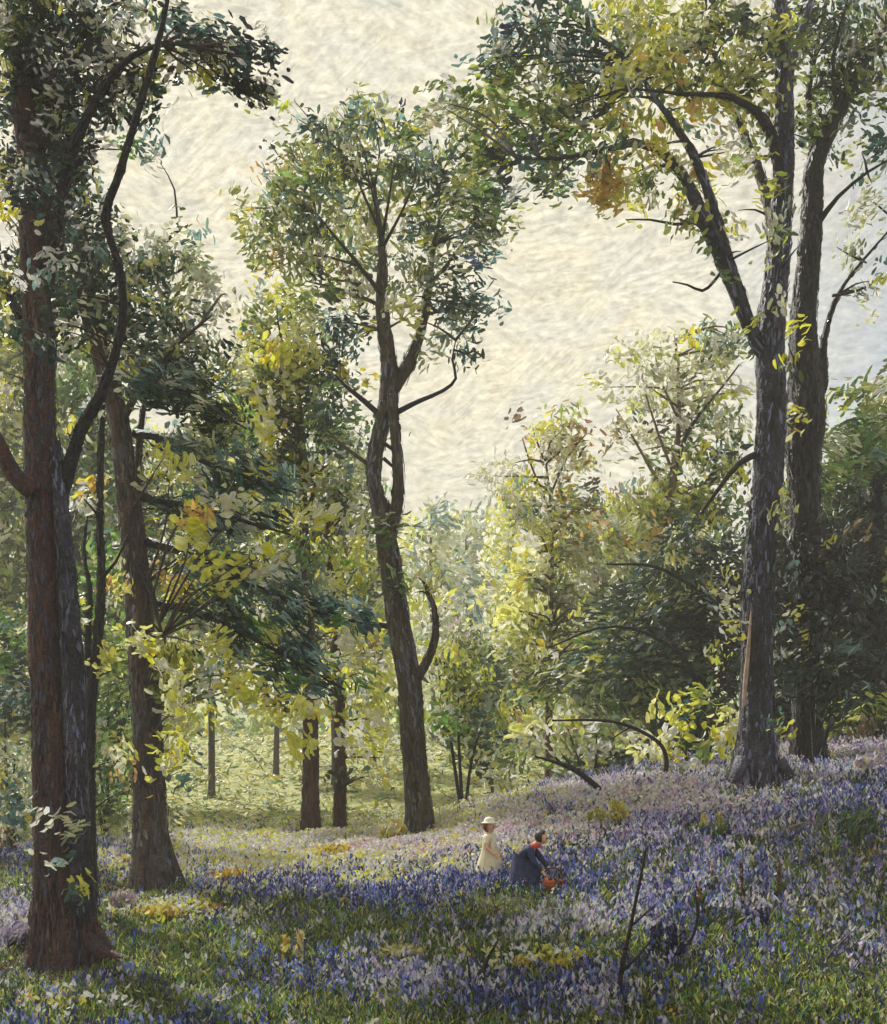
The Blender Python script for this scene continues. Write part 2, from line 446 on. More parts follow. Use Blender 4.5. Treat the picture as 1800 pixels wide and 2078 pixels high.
tree('beech_tree', 'huge red-brown beech at the left edge with spreading roots and a blue-grey second stem', 'tree', 12.8,
     [(135, 1990, 150), (128, 1870, 124), (120, 1700, 108), (112, 1500, 100), (95, 1200, 84), (82, 900, 72), (80, 700, 70), (75, 500, 74), (62, 300, 66), (40, 100, 56), (20, -160, 40)],
     'red',
     branches=[
      ([(168, 1850, 60), (160, 1650, 48), (150, 1400, 52), (138, 1200, 44), (126, 1050, 36), (112, 900, 30)], .15, -.25, 'blue'),
      ([(118, 1040, 34), (140, 950, 32), (165, 870, 30), (205, 800, 27), (238, 700, 22), (250, 620, 20), (240, 540, 19), (214, 440, 20), (236, 370, 20), (258, 300, 18), (285, 210, 16), (315, 110, 14), (340, 0, 10), (352, -90, 6)], -1.2, 0, 'black'),
      ([(78, 620, 40), (110, 480, 30), (150, 300, 24), (230, 150, 16), (330, 90, 10), (470, 110, 6)], -1.0, 0, 'black'),
      ([(62, 330, 44), (110, 220, 34), (160, 120, 22), (220, 20, 14)], .8, 0, 'black'),
      ([(40, 640, 24), (10, 590, 18), (-40, 540, 12)], .4, 0, 'black'),
     ],
     clumps=[
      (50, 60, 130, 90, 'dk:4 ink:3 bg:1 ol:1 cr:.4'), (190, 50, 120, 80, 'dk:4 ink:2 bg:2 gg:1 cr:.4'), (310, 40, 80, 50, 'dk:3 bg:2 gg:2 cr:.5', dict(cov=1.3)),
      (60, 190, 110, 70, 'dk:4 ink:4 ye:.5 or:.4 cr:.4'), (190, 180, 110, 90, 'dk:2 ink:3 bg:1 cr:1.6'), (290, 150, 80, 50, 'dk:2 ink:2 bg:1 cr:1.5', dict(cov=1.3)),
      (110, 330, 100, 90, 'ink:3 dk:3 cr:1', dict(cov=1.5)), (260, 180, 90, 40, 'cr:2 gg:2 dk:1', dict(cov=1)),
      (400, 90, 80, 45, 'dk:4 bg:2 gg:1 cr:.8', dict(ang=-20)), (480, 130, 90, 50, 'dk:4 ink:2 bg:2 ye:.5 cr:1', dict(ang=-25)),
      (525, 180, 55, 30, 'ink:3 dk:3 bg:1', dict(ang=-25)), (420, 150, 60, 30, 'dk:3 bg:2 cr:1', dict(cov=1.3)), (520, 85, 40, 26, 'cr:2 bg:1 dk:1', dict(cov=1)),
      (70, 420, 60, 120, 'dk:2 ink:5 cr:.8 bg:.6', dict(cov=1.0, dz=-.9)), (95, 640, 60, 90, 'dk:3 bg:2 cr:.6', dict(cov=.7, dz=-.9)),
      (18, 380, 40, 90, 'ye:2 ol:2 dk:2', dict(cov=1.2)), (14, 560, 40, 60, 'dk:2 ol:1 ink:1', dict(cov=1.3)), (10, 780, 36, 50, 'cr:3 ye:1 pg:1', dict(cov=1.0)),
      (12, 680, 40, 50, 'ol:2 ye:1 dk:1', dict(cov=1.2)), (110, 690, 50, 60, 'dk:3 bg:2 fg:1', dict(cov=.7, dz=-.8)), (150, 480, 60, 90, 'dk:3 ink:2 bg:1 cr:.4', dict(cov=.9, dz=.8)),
     ], L=27, W=11, flare=.75, ribs=5, extra=beech_extra, seg=22)

# ---- slender dark sapling between the two left trunks
tree('slender_sapling', 'slim dark forked sapling between the two big trunks on the left', 'sapling', 15.2,
     [(182, 1830, 34), (180, 1650, 30), (182, 1450, 27), (196, 1320, 22), (206, 1180, 19), (202, 1050, 16), (206, 900, 13), (210, 780, 8)], 'black',
     branches=[([(184, 1420, 22), (178, 1300, 16), (182, 1200, 13), (170, 1120, 8), (178, 1040, 5)], .5),
               ([(200, 1180, 12), (235, 1140, 7), (260, 1085, 4)], -.3)],
     clumps=[(170, 980, 34, 80, 'ye:3 cr:2 or:.6', dict(cov=.8)), (222, 1160, 26, 90, 'ye:3 or:2 yg:1', dict(cov=.7)), (160, 1250, 26, 80, 'ye:3 yg:1', dict(cov=.5)),
             (245, 1550, 20, 90, 'ye:3 or:2', dict(cov=.9, ang=85)), (190, 880, 50, 50, 'cr:3 pg:1', dict(cov=.7)), (225, 1330, 28, 50, 'ye:3 yg:1 cr:1', dict(cov=.5))],
     L=26, W=12, flare=.3, twigs=2)

# ---- second left trunk with the blue-green boughs sweeping right
def boughs(root):
    Y = 18
    spec = [
      ([(275, 880, 22), (330, 890, 18), (420, 940, 12), (520, 975, 8), (600, 1000, 4)], [(420, 930, 90, 26), (500, 962, 90, 30), (560, 985, 55, 22), (350, 905, 50, 22)], 'bg:6 dk:2 gg:2', -22),
      ([(290, 1010, 22), (400, 1030, 14), (520, 1065, 8), (590, 1085, 4)], [(400, 1040, 90, 26), (500, 1060, 90, 24)], 'ink:3 dk:3 bg:2', -20),
      ([(300, 1100, 24), (400, 1130, 18), (520, 1190, 12), (640, 1240, 8), (760, 1270, 5)], [(440, 1150, 90, 34), (540, 1200, 90, 36), (640, 1235, 90, 34), (720, 1255, 50, 22)], 'bg:6 dk:2 fg:1.5 gg:1.5', -28),
      ([(310, 1220, 22), (420, 1250, 16), (560, 1320, 10), (700, 1400, 5)], [(480, 1290, 90, 40), (580, 1330, 90, 44), (660, 1375, 70, 34)], 'dk:3 bg:4 fg:1.5', -30),
      ([(260, 800, 22), (350, 790, 14), (430, 830, 8), (500, 870, 4)], [(350, 800, 80, 30), (430, 840, 70, 28), (300, 770, 70, 34)], 'dk:4 bg:2 fg:1', -20),
    ]
    for pts, cl, pal, ang in spec:
        limb('branch', pts, Y, BARK['black'], root, dy=-1.6)
        db = Dabs()
        for i, c in enumerate(cl):
            clump(db, *c, Y, pal, ang=ang, cov=2.6, L=36, W=8, dz=-.4 - .4 * i, sp=12)
        db.build('bough', LEAF, root)

tree('oak_tree', 'stout brown and grey trunk second from the left with dark boughs sweeping right', 'tree', 18,
     [(318, 1825, 100), (306, 1700, 78), (300, 1500, 68), (286, 1300, 64), (272, 1110, 58), (256, 980, 50), (240, 850, 46), (205, 720, 42), (175, 600, 40), (160, 450, 36), (152, 300, 30), (140, 100, 20)], 'brown',
     branches=[([(272, 1090, 26), (278, 980, 22), (284, 880, 16), (300, 780, 10)], .6), ([(276, 1130, 26), (300, 1180, 18), (316, 1240, 10), (330, 1290, 6)], -.8, 0, 'black'),
               ([(200, 700, 24), (250, 600, 18), (300, 520, 12), (360, 470, 6)], 1.0), ([(245, 860, 20), (300, 760, 14), (380, 680, 9), (430, 640, 5)], -1.0)],
     clumps=[
      (300, 1290, 30, 50, 'ye:4 cr:2 yg:1', dict(cov=1.2, L=27, W=15, fleck=0, dz=-2.0)),  # yellow and cream clumps from here paint sun flecks on the boughs
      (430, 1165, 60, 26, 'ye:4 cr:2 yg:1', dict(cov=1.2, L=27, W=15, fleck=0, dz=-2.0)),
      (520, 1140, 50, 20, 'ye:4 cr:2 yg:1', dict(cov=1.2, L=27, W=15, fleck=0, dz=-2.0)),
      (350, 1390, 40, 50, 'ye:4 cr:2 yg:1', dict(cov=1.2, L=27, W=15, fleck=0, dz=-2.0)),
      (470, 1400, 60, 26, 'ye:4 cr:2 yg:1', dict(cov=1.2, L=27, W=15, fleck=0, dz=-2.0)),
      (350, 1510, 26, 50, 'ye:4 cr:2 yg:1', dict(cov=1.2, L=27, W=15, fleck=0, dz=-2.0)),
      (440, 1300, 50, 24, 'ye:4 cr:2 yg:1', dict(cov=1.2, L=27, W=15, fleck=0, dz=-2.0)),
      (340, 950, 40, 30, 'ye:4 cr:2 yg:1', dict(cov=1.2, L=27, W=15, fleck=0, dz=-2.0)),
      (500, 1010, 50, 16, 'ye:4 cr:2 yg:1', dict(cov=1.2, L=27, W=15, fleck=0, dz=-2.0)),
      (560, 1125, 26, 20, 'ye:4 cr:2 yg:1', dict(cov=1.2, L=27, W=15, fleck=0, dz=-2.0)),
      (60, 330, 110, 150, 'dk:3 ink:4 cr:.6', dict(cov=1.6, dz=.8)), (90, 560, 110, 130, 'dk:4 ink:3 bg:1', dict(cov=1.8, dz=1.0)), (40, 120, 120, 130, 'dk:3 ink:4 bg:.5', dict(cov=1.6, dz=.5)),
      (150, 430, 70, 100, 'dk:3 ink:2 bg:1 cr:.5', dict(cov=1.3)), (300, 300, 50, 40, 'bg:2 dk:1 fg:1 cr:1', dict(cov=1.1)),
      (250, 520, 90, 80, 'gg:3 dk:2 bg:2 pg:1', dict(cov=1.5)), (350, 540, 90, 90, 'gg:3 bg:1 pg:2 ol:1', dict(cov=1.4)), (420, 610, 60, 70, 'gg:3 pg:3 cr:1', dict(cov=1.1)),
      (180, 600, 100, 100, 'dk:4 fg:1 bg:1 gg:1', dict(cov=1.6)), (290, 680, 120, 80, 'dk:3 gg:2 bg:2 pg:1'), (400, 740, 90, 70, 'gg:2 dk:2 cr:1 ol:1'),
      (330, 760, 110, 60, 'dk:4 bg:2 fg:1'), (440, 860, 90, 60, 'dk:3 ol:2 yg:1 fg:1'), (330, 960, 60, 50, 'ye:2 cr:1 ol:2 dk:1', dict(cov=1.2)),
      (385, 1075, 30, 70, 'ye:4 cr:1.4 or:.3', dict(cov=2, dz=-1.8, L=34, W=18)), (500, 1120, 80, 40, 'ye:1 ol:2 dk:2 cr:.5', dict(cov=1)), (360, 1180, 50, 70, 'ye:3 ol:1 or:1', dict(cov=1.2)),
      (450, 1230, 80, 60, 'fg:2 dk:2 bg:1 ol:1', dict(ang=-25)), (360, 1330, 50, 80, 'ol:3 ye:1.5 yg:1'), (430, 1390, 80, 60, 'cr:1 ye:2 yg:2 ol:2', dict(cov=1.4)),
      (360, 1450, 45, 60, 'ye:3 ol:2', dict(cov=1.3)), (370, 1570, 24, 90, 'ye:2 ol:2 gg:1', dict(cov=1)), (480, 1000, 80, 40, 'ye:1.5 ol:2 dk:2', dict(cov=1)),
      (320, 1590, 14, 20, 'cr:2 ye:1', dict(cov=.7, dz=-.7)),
     ], L=26, W=10, flare=.5, ribs=5, extra=boughs, seg=18)

# ---- centre: the twin-stemmed tree whose stems part and meet again
def mid_extra(root):
    db = Dabs()
    clump(db, 790, 1075, 34, 24, 24, 'fg:3 gr:2', ang=0, cov=1.5, L=26, W=7, dz=-.3, rz=20)
    clump(db, 800, 1195, 26, 30, 24, 'fg:1 dk:1', ang=-20, cov=.9, L=26, W=7, dz=-.3, rz=15)
    db.build('ivy', LEAF, root)

tree('ash_tree', 'centre tree whose grey-brown stem parts around a gap and rejoins below its crown', 'tree', 24,
     [(850, 1715, 66), (850, 1640, 58), (838, 1500, 56), (830, 1380, 54), (808, 1260, 52), (792, 1140, 50), (776, 1050, 42), (758, 970, 34), (768, 890, 36), (788, 810, 42), (790, 740, 38), (780, 670, 32), (774, 600, 26), (776, 520, 18), (768, 440, 10), (760, 380, 6)], 'grey',
     branches=[
      ([(792, 1080, 34), (806, 1020, 30), (808, 950, 26), (802, 880, 24), (796, 800, 28)], -.1, -.15),
      ([(800, 790, 30), (828, 740, 34), (848, 690, 26), (862, 640, 20), (872, 570, 16), (880, 500, 10), (895, 430, 5)], .8),
      ([(772, 470, 9), (740, 400, 6), (715, 340, 3)], -.5, -1.0, 'black'), ([(774, 500, 9), (762, 420, 6), (740, 330, 3)], -.5, -1.0, 'black'), ([(776, 480, 9), (790, 400, 6), (800, 330, 3)], -.5, -1.0, 'black'),
      ([(778, 500, 9), (820, 420, 6), (845, 360, 3)], -.5, -1.0, 'black'), ([(776, 600, 12), (730, 540, 9), (680, 480, 6), (640, 430, 3)], -.5, -1.0, 'black'), ([(870, 580, 10), (920, 520, 7), (960, 460, 3)], .9),
      ([(772, 620, 10), (700, 590, 7), (620, 570, 4)], 1.0), ([(798, 842, 14), (830, 824, 13), (855, 812, 11), (900, 792, 9), (925, 768, 7), (918, 730, 5), (925, 690, 3)], -.5, 0, 'black'),
      ([(782, 852, 14), (740, 815, 12), (700, 782, 8), (680, 760, 4)], -.4, 0, 'black'), ([(765, 955, 12), (710, 915, 9), (670, 880, 6), (635, 835, 3)], .5),
      ([(846, 1375, 26), (868, 1340, 22), (884, 1290, 18), (880, 1230, 13), (864, 1190, 8)], -.4), ([(812, 1275, 16), (730, 1262, 10), (660, 1250, 6)], .3, 0, 'black'),
      ([(780, 900, 10), (800, 915, 8), (812, 930, 7)], 0, -.1, 'black'), ([(778, 930, 9), (795, 945, 7), (806, 955, 6)], 0, -.1, 'black'),
     ],
     clumps=[
      (770, 290, 130, 70, 'ol:3 dk:1 bg:2 gg:2 pg:1', dict(cov=1.8)), (660, 320, 110, 70, 'ol:4 ye:.4 bg:1 dk:1'), (590, 380, 80, 70, 'ol:3 or:1 yg:1 bg:1', dict(cov=1.7)),
      (640, 430, 90, 70, 'fg:1 bg:2 dk:2 ol:2'), (740, 420, 110, 80, 'ol:4 gg:2 yg:1 pg:1', dict(dz=1.3, cov=1.7)), (870, 380, 110, 80, 'dk:2 ol:3 bg:2 yg:.5'), (960, 400, 90, 60, 'dk:3 bg:1 fg:2 ol:1 ye:.3', dict(ang=10)),
      (530, 460, 60, 70, 'ol:3 or:2 ye:.6', dict(cov=1.6)), (590, 520, 90, 60, 'ol:3 gg:1 br:1 cr:1', dict(cov=1.5)), (700, 520, 100, 60, 'ol:4 gg:1 cr:1 br:.5', dict(cov=1.3, dz=1.2)),
      (840, 480, 90, 60, 'gg:3 pg:3 ol:2 bg:1 cr:.6', dict(cov=1.3, dz=1.2)), (930, 500, 90, 50, 'bg:3 dk:1 gg:2 bl:.3', dict(cov=1.6, ang=-15)), (990, 470, 50, 40, 'bg:2 ol:1 fg:1', dict(cov=1.3)),
      (740, 590, 80, 50, 'ol:3 ye:1 gg:2 cr:.6', dict(cov=1.2, dz=.9)), (650, 590, 100, 40, 'dk:2 ol:3 gg:1', dict(ang=-20, cov=1.6)), (860, 570, 80, 50, 'gg:2 bg:2 ol:2', dict(cov=1.3)),
      (930, 620, 70, 60, 'bg:4 dk:2 gg:1'), (975, 620, 36, 26, 'bg:3 dk:3', dict(cov=1.6)), (800, 640, 50, 30, 'ye:2 yg:2 ol:1', dict(cov=1.3, dz=-.8)), (890, 680, 50, 50, 'bg:2 gg:2 pg:1', dict(cov=1)),
      (950, 730, 40, 30, 'bg:4 dk:2', dict(cov=1.4)), (720, 660, 60, 40, 'dk:3 bg:2', dict(cov=1.5)),
      (600, 230, 40, 26, 'cr:1 yg:1 gg:1', dict(cov=.7)), (720, 235, 60, 30, 'ol:2 gg:1 cr:1', dict(cov=1)),
      (800, 860, 20, 60, 'ye:1 cr:2', dict(cov=.5, dz=.6)), (870, 1180, 40, 30, 'ye:2 yg:2 pg:1', dict(cov=1, dz=-.6)),
     ], L=25, W=9, covk=.78, flare=.35, ribs=5, extra=mid_extra, twigs=2, seg=16)

# ---- right: the dark pair of trunks
def right_extra(root):
    Y = 18.5
    limb('bare_wood', [(1524, 1240, 3), (1520, 1300, 8), (1514, 1370, 11), (1510, 1415, 8), (1508, 1440, 3)], Y + .12, plain_material('bare_wood', (150, 124, 112), (178, 152, 138), scale=6, bump=.8), root, seg=6, rough=.05)
    for pts, dy in (([(1510, 1540, 36), (1480, 1580, 20), (1450, 1606, 7)], -.3), ([(1580, 1545, 34), (1612, 1578, 18), (1640, 1594, 7)], -.2), ([(1550, 1560, 36), (1558, 1600, 20), (1568, 1625, 8)], -.4)):
        limb('root', pts, 19 - .3, BARK['blue'], root, dy=dy, rough=.2)
    for c in ((1588, 1090, 18, 90), (1602, 740, 10, 60), (1580, 1440, 14, 60)):
        db = Dabs(); clump(db, *c, 18.2, 'ye:3 yg:2 cr:1 ol:1', ang=88, cov=.7, L=28, W=10, dz=0, rz=10); db.build('side_shoot', LEAF, root)
    for c in ((1465, 1175, 30, 9), (1470, 1235, 26, 12), (1470, 1275, 34, 10), (1450, 1330, 34, 14), (1480, 1215, 30, 8), (1596, 1280, 10, 16), (1610, 1240, 24, 8)):
        db = Dabs(); clump(db, *c, 18.2, 'ye:3 cr:1 yg:1', cov=1.1, L=22, W=10, dz=0, rz=16); db.build('side_shoot', LEAF, root)

tree('lime_tree', 'tall blue-black trunk on the right bank with an arching limb reaching left', 'tree', 19,
     [(1535, 1590, 104), (1535, 1500, 80), (1536, 1400, 72), (1538, 1200, 70), (1556, 1000, 66), (1566, 820, 66), (1562, 680, 64), (1576, 560, 54), (1586, 420, 48), (1592, 260, 42), (1588, 100, 36), (1570, -150, 26)], 'blue',
     branches=[
      ([(1560, 740, 36), (1520, 660, 32), (1490, 580, 36), (1450, 490, 36), (1420, 430, 32), (1395, 370, 26), (1350, 315, 20), (1290, 292, 15), (1220, 305, 11), (1140, 320, 8), (1050, 322, 5)], -1.6),
      ([(1500, 600, 26), (1470, 500, 24), (1440, 400, 22), (1410, 320, 20), (1370, 255, 16), (1330, 200, 10), (1280, 120, 6)], -.5),
      ([(1575, 620, 40), (1572, 500, 30), (1550, 380, 24), (1500, 250, 18), (1450, 120, 12)], 1.0, 0, 'brown'),
      ([(1590, 380, 30), (1560, 260, 24), (1490, 200, 14), (1380, 190, 8), (1280, 180, 5)], -1.0, 0, 'black'),
      ([(1475, 535, 9), (1448, 572, 8), (1425, 590, 7), (1395, 578, 5), (1365, 572, 3)], -.4, 0, 'black'), ([(1400, 452, 9), (1370, 455, 7), (1320, 446, 5), (1270, 446, 3)], -.4, 0, 'black'),
      ([(1540, 920, 18), (1500, 940, 14), (1460, 990, 11), (1425, 1040, 6)], -.6, 0, 'black'), ([(1590, 200, 24), (1620, 80, 18), (1660, -40, 12)], .8),
     ],
     clumps=[
      (1400, 430, 40, 60, 'ol:2 or:1 yg:1 gg:1', dict(cov=.9, dz=-1.2)), (1340, 300, 70, 40, 'ol:2 yg:2 or:.5', dict(cov=.9, dz=-1.4)), (1470, 520, 36, 50, 'ol:2 pg:1', dict(cov=.5, dz=-.8)), (1590, 470, 40, 80, 'ol:2 yg:1 gg:1', dict(cov=.6, dz=-.9)), (1560, 640, 40, 50, 'ol:2 yg:1 dk:1', dict(cov=.5, dz=-.9)), (1180, 330, 80, 30, 'ol:2 fg:1 dk:1', dict(cov=1, dz=-1.3)),
      (1080, 60, 110, 70, 'dk:4 bg:3 fg:.5 nv:.5 ol:1'), (1160, 130, 110, 70, 'dk:4 bg:3 fg:.5 ol:1'), (1010, 120, 70, 50, 'bg:2 dk:2 ol:1 nv:.4', dict(cov=1.5)), (980, 190, 80, 40, 'yg:2 ol:3 fg:1', dict(ang=20, cov=1.6)),
      (1070, 210, 100, 60, 'ol:4 pg:1 yg:1 dk:1', dict(ang=-35)), (870, 230, 90, 50, 'ol:3 gg:2 cr:.6', dict(cov=1.5, ang=10)), (960, 260, 90, 50, 'ol:3 ye:1 dk:1 gg:1'), (1010, 320, 90, 50, 'dk:2 fg:2 ol:2 ye:.5', dict(ang=15)),
      (1120, 280, 100, 46, 'dk:2 fg:1 ol:2 ye:.5', dict(ang=12)), (1090, 360, 90, 40, 'fg:2 ol:2 dk:1 bg:1', dict(ang=15, cov=1.7)), (1200, 230, 90, 60, 'ol:3 dk:2 gg:1 yg:1'),
      (1290, 90, 100, 80, 'ye:1 yg:3 ol:2 pg:1'), (1250, 20, 80, 50, 'ye:1 cr:1 yg:2 ol:2'), (1400, 40, 100, 60, 'yg:3 ol:3 ye:1'), (1390, 130, 100, 60, 'ol:3 gg:1 dk:1 or:.5 yg:1'), (1330, 170, 80, 40, 'ol:2 gg:1 or:.5 dk:1'),
      (1470, 170, 90, 50, 'yg:2 ol:3 or:.4'), (1560, 120, 90, 60, 'ol:3 yg:1 ink:1 dk:1', dict(ang=15)), (1420, 225, 70, 24, 'or:3 ye:1 gg:1', dict(cov=1.5)), (1280, 200, 50, 80, 'or:1.5 ye:2 yg:1', dict(cov=1.5, dz=-1)),
      (1500, 60, 90, 60, 'ink:1 ol:2 dk:2'), (1240, 370, 56, 60, 'or:5 ye:1.5', dict(cov=3, dz=-.6, fleck=0)), (1300, 390, 50, 50, 'ol:4 yg:1 dk:.5'), (1220, 400, 30, 26, 'or:2 gg:1', dict(cov=1.4)), (1350, 300, 40, 50, 'ol:2 yg:1', dict(cov=1.2)),
      (1430, 310, 70, 50, 'pg:3 cr:1 gg:1', dict(cov=.9)), (1500, 320, 60, 60, 'pg:2 ol:1 gg:1 gg:1', dict(cov=1)), (1480, 430, 50, 60, 'pg:2 ol:1', dict(cov=.5)), (1570, 390, 24, 40, 'yg:2 ol:1', dict(cov=.8, dz=-.5)),
      (1410, 400, 36, 70, 'ol:2 or:1 gg:1', dict(cov=.9)), (1560, 250, 80, 50, 'ol:2 gg:1 ink:1 dk:1', dict(cov=1.3)),
     ], L=27, W=11, covk=.78, flare=.5, ribs=6, extra=right_extra, seg=18, twigs=2)

tree('sycamore_tree', 'black-stemmed tree just right of the blue-black trunk with a bulge where it forks', 'tree', 20.6,
     [(1640, 1545, 72), (1636, 1400, 60), (1636, 1200, 62), (1634, 1050, 66), (1630, 930, 78), (1634, 850, 92), (1634, 760, 72), (1630, 660, 60), (1640, 540, 52), (1648, 420, 46), (1655, 330, 42), (1690, 250, 36), (1740, 150, 22), (1790, 60, 14), (1830, -40, 8)], 'black',
     branches=[([(1645, 830, 36), (1668, 770, 26), (1672, 690, 16), (1700, 600, 10), (1750, 530, 7), (1820, 450, 4)], .5), ([(1655, 460, 16), (1700, 400, 10), (1760, 350, 7), (1830, 310, 4)], -.6),
               ([(1655, 330, 20), (1640, 200, 16), (1660, 80, 12), (1690, -60, 8)], .6), ([(1700, 240, 14), (1690, 120, 10), (1720, 0, 6)], -.7), ([(1690, 600, 8), (1740, 590, 6), (1800, 560, 3)], .5)],
     clumps=[
      (1640, 60, 90, 60, 'dk:3 ol:2 ink:1'), (1740, 80, 90, 70, 'dk:3 ol:2 gr:1 ink:1'), (1790, 180, 60, 60, 'ol:3 dk:2 yg:1', dict(cov=1.3)), (1690, 170, 80, 50, 'dk:3 ink:1 ol:2'), (1640, 260, 60, 40, 'dk:2 ol:2', dict(cov=1.3)),
      (1700, 280, 70, 40, 'dk:2 ol:1 gg:2', dict(cov=1)), (1770, 300, 60, 40, 'gg:2 bg:2 pg:1', dict(cov=.9)), (1770, 420, 60, 50, 'bg:1 gg:3 pg:2', dict(cov=.8, ang=35)), (1740, 520, 60, 40, 'gg:2 pg:3 ol:1', dict(cov=.6, ang=40)),
      (1780, 600, 50, 40, 'pg:2 gg:2', dict(cov=.6)), (1600, 870, 26, 40, 'or:1 ye:2 ol:1', dict(cov=.6, dz=-.8)), (1604, 700, 16, 60, 'ye:2 yg:2', dict(cov=.7, dz=-.9)),
     ], L=26, W=10, flare=.4, ribs=5, seg=16)

# ---- the two rusty trunks in the middle distance on the left
tree('rust_trunk_tree', 'straight reddish trunk, the thicker of the two side by side left of centre', 'tree', 27,
     [(630, 1692, 46), (630, 1600, 38), (630, 1450, 34), (624, 1250, 26), (616, 1050, 20), (612, 900, 14), (606, 780, 8)], 'rust',
     branches=[([(618, 1060, 12), (650, 960, 9), (690, 880, 5)], .5), ([(612, 930, 9), (560, 840, 6), (520, 780, 3)], -.5)],
     clumps=[
      (590, 640, 40, 40, 'ye:4 cr:2 yg:1', dict(cov=1.2, L=27, W=15, fleck=0, dz=-1.6)),  # sun flecks as bright leaf clumps, light put into their colour
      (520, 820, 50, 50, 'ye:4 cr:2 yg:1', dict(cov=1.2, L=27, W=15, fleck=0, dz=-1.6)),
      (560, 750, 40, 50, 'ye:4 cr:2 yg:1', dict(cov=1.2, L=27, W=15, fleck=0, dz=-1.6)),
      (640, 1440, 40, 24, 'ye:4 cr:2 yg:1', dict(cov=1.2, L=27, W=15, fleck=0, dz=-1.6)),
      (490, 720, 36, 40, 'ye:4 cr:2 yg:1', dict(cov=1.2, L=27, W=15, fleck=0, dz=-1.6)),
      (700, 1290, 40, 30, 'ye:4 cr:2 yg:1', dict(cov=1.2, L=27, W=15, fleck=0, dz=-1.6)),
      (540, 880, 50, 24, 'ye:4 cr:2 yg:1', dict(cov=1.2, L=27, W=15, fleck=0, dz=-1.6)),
      (550, 760, 100, 90, 'ye:1.5 yg:2 ol:3 dk:1'), (660, 740, 80, 100, 'dk:4 bg:2 ol:1'), (560, 640, 70, 60, 'ye:1 yg:2 ol:2 gg:1'), (520, 850, 90, 60, 'ye:2 yg:2 ol:2 or:.4'), (640, 860, 90, 80, 'dk:3 fg:2 bg:1 ol:1'),
      (560, 940, 80, 60, 'ol:3 dk:2 ye:.7'), (660, 980, 70, 70, 'gg:2 ol:3 dk:1 cr:.5'), (590, 1090, 80, 60, 'ol:3 dk:2 ye:1 or:.3'), (560, 1270, 90, 70, 'ol:2 yg:2 cr:1 ye:1'), (620, 1160, 60, 60, 'gg:2 ol:2 fg:1'),
      (560, 1420, 90, 50, 'yg:3 ye:2 ol:1 dk:1'), (612, 1500, 20, 90, 'ye:4 yg:1', dict(cov=1.7, dz=-1.4, L=34, W=18)), (500, 700, 50, 70, 'cr:1 gg:2 yg:1', dict(cov=1.2)), (480, 1330, 70, 60, 'yg:2 ol:2 ye:1 cr:1'),
     ], L=24, W=10, flare=.25, seg=12)
tree('rust_trunk_tree', 'thinner reddish trunk standing right of the thicker one left of centre', 'tree', 28,
     [(690, 1690, 32), (690, 1600, 28), (688, 1430, 24), (676, 1250, 18), (666, 1080, 15), (660, 930, 11), (652, 840, 6)], 'rust',
     branches=[([(664, 1060, 9), (640, 1000, 6), (620, 960, 3)], .4), ([(668, 1120, 8), (700, 1050, 5), (720, 1000, 3)], -.4)],
     clumps=[
      (740, 1500, 50, 26, 'ye:3 cr:3 yg:1', dict(cov=1.2, L=27, W=15, fleck=0, dz=-1.6)),  # cream-yellow clumps stand in for sun flecks
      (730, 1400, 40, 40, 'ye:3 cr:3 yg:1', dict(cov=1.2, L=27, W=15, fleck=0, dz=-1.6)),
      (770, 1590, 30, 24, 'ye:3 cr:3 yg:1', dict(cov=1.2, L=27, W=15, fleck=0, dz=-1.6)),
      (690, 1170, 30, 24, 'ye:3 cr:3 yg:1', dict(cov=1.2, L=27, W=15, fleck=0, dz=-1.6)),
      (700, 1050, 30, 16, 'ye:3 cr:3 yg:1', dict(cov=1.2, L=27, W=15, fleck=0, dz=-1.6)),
      (690, 1120, 60, 60, 'cr:1 ye:2 yg:2 ol:1', dict(cov=1.4)), (662, 1055, 16, 44, 'ye:5', dict(cov=2, dz=-1.8, L=34, W=18)), (720, 1310, 60, 60, 'br:1 hz:1 cr:1 yg:1 ye:1'), (740, 1420, 50, 60, 'yg:3 ye:2 cr:1', dict(cov=1.8)),
      (760, 1520, 50, 40, 'ye:2 cr:2 yg:2', dict(cov=1.5)), (720, 1180, 50, 60, 'ye:1 ol:2 fg:1 yg:1', dict(cov=1.5)), (700, 1000, 46, 60, 'pg:2 ol:2 gg:1', dict(cov=1.4)), (700, 1580, 30, 30, 'dk:2 gr:1', dict(cov=1.2)),
     ], L=24, W=10, flare=.25, seg=12)

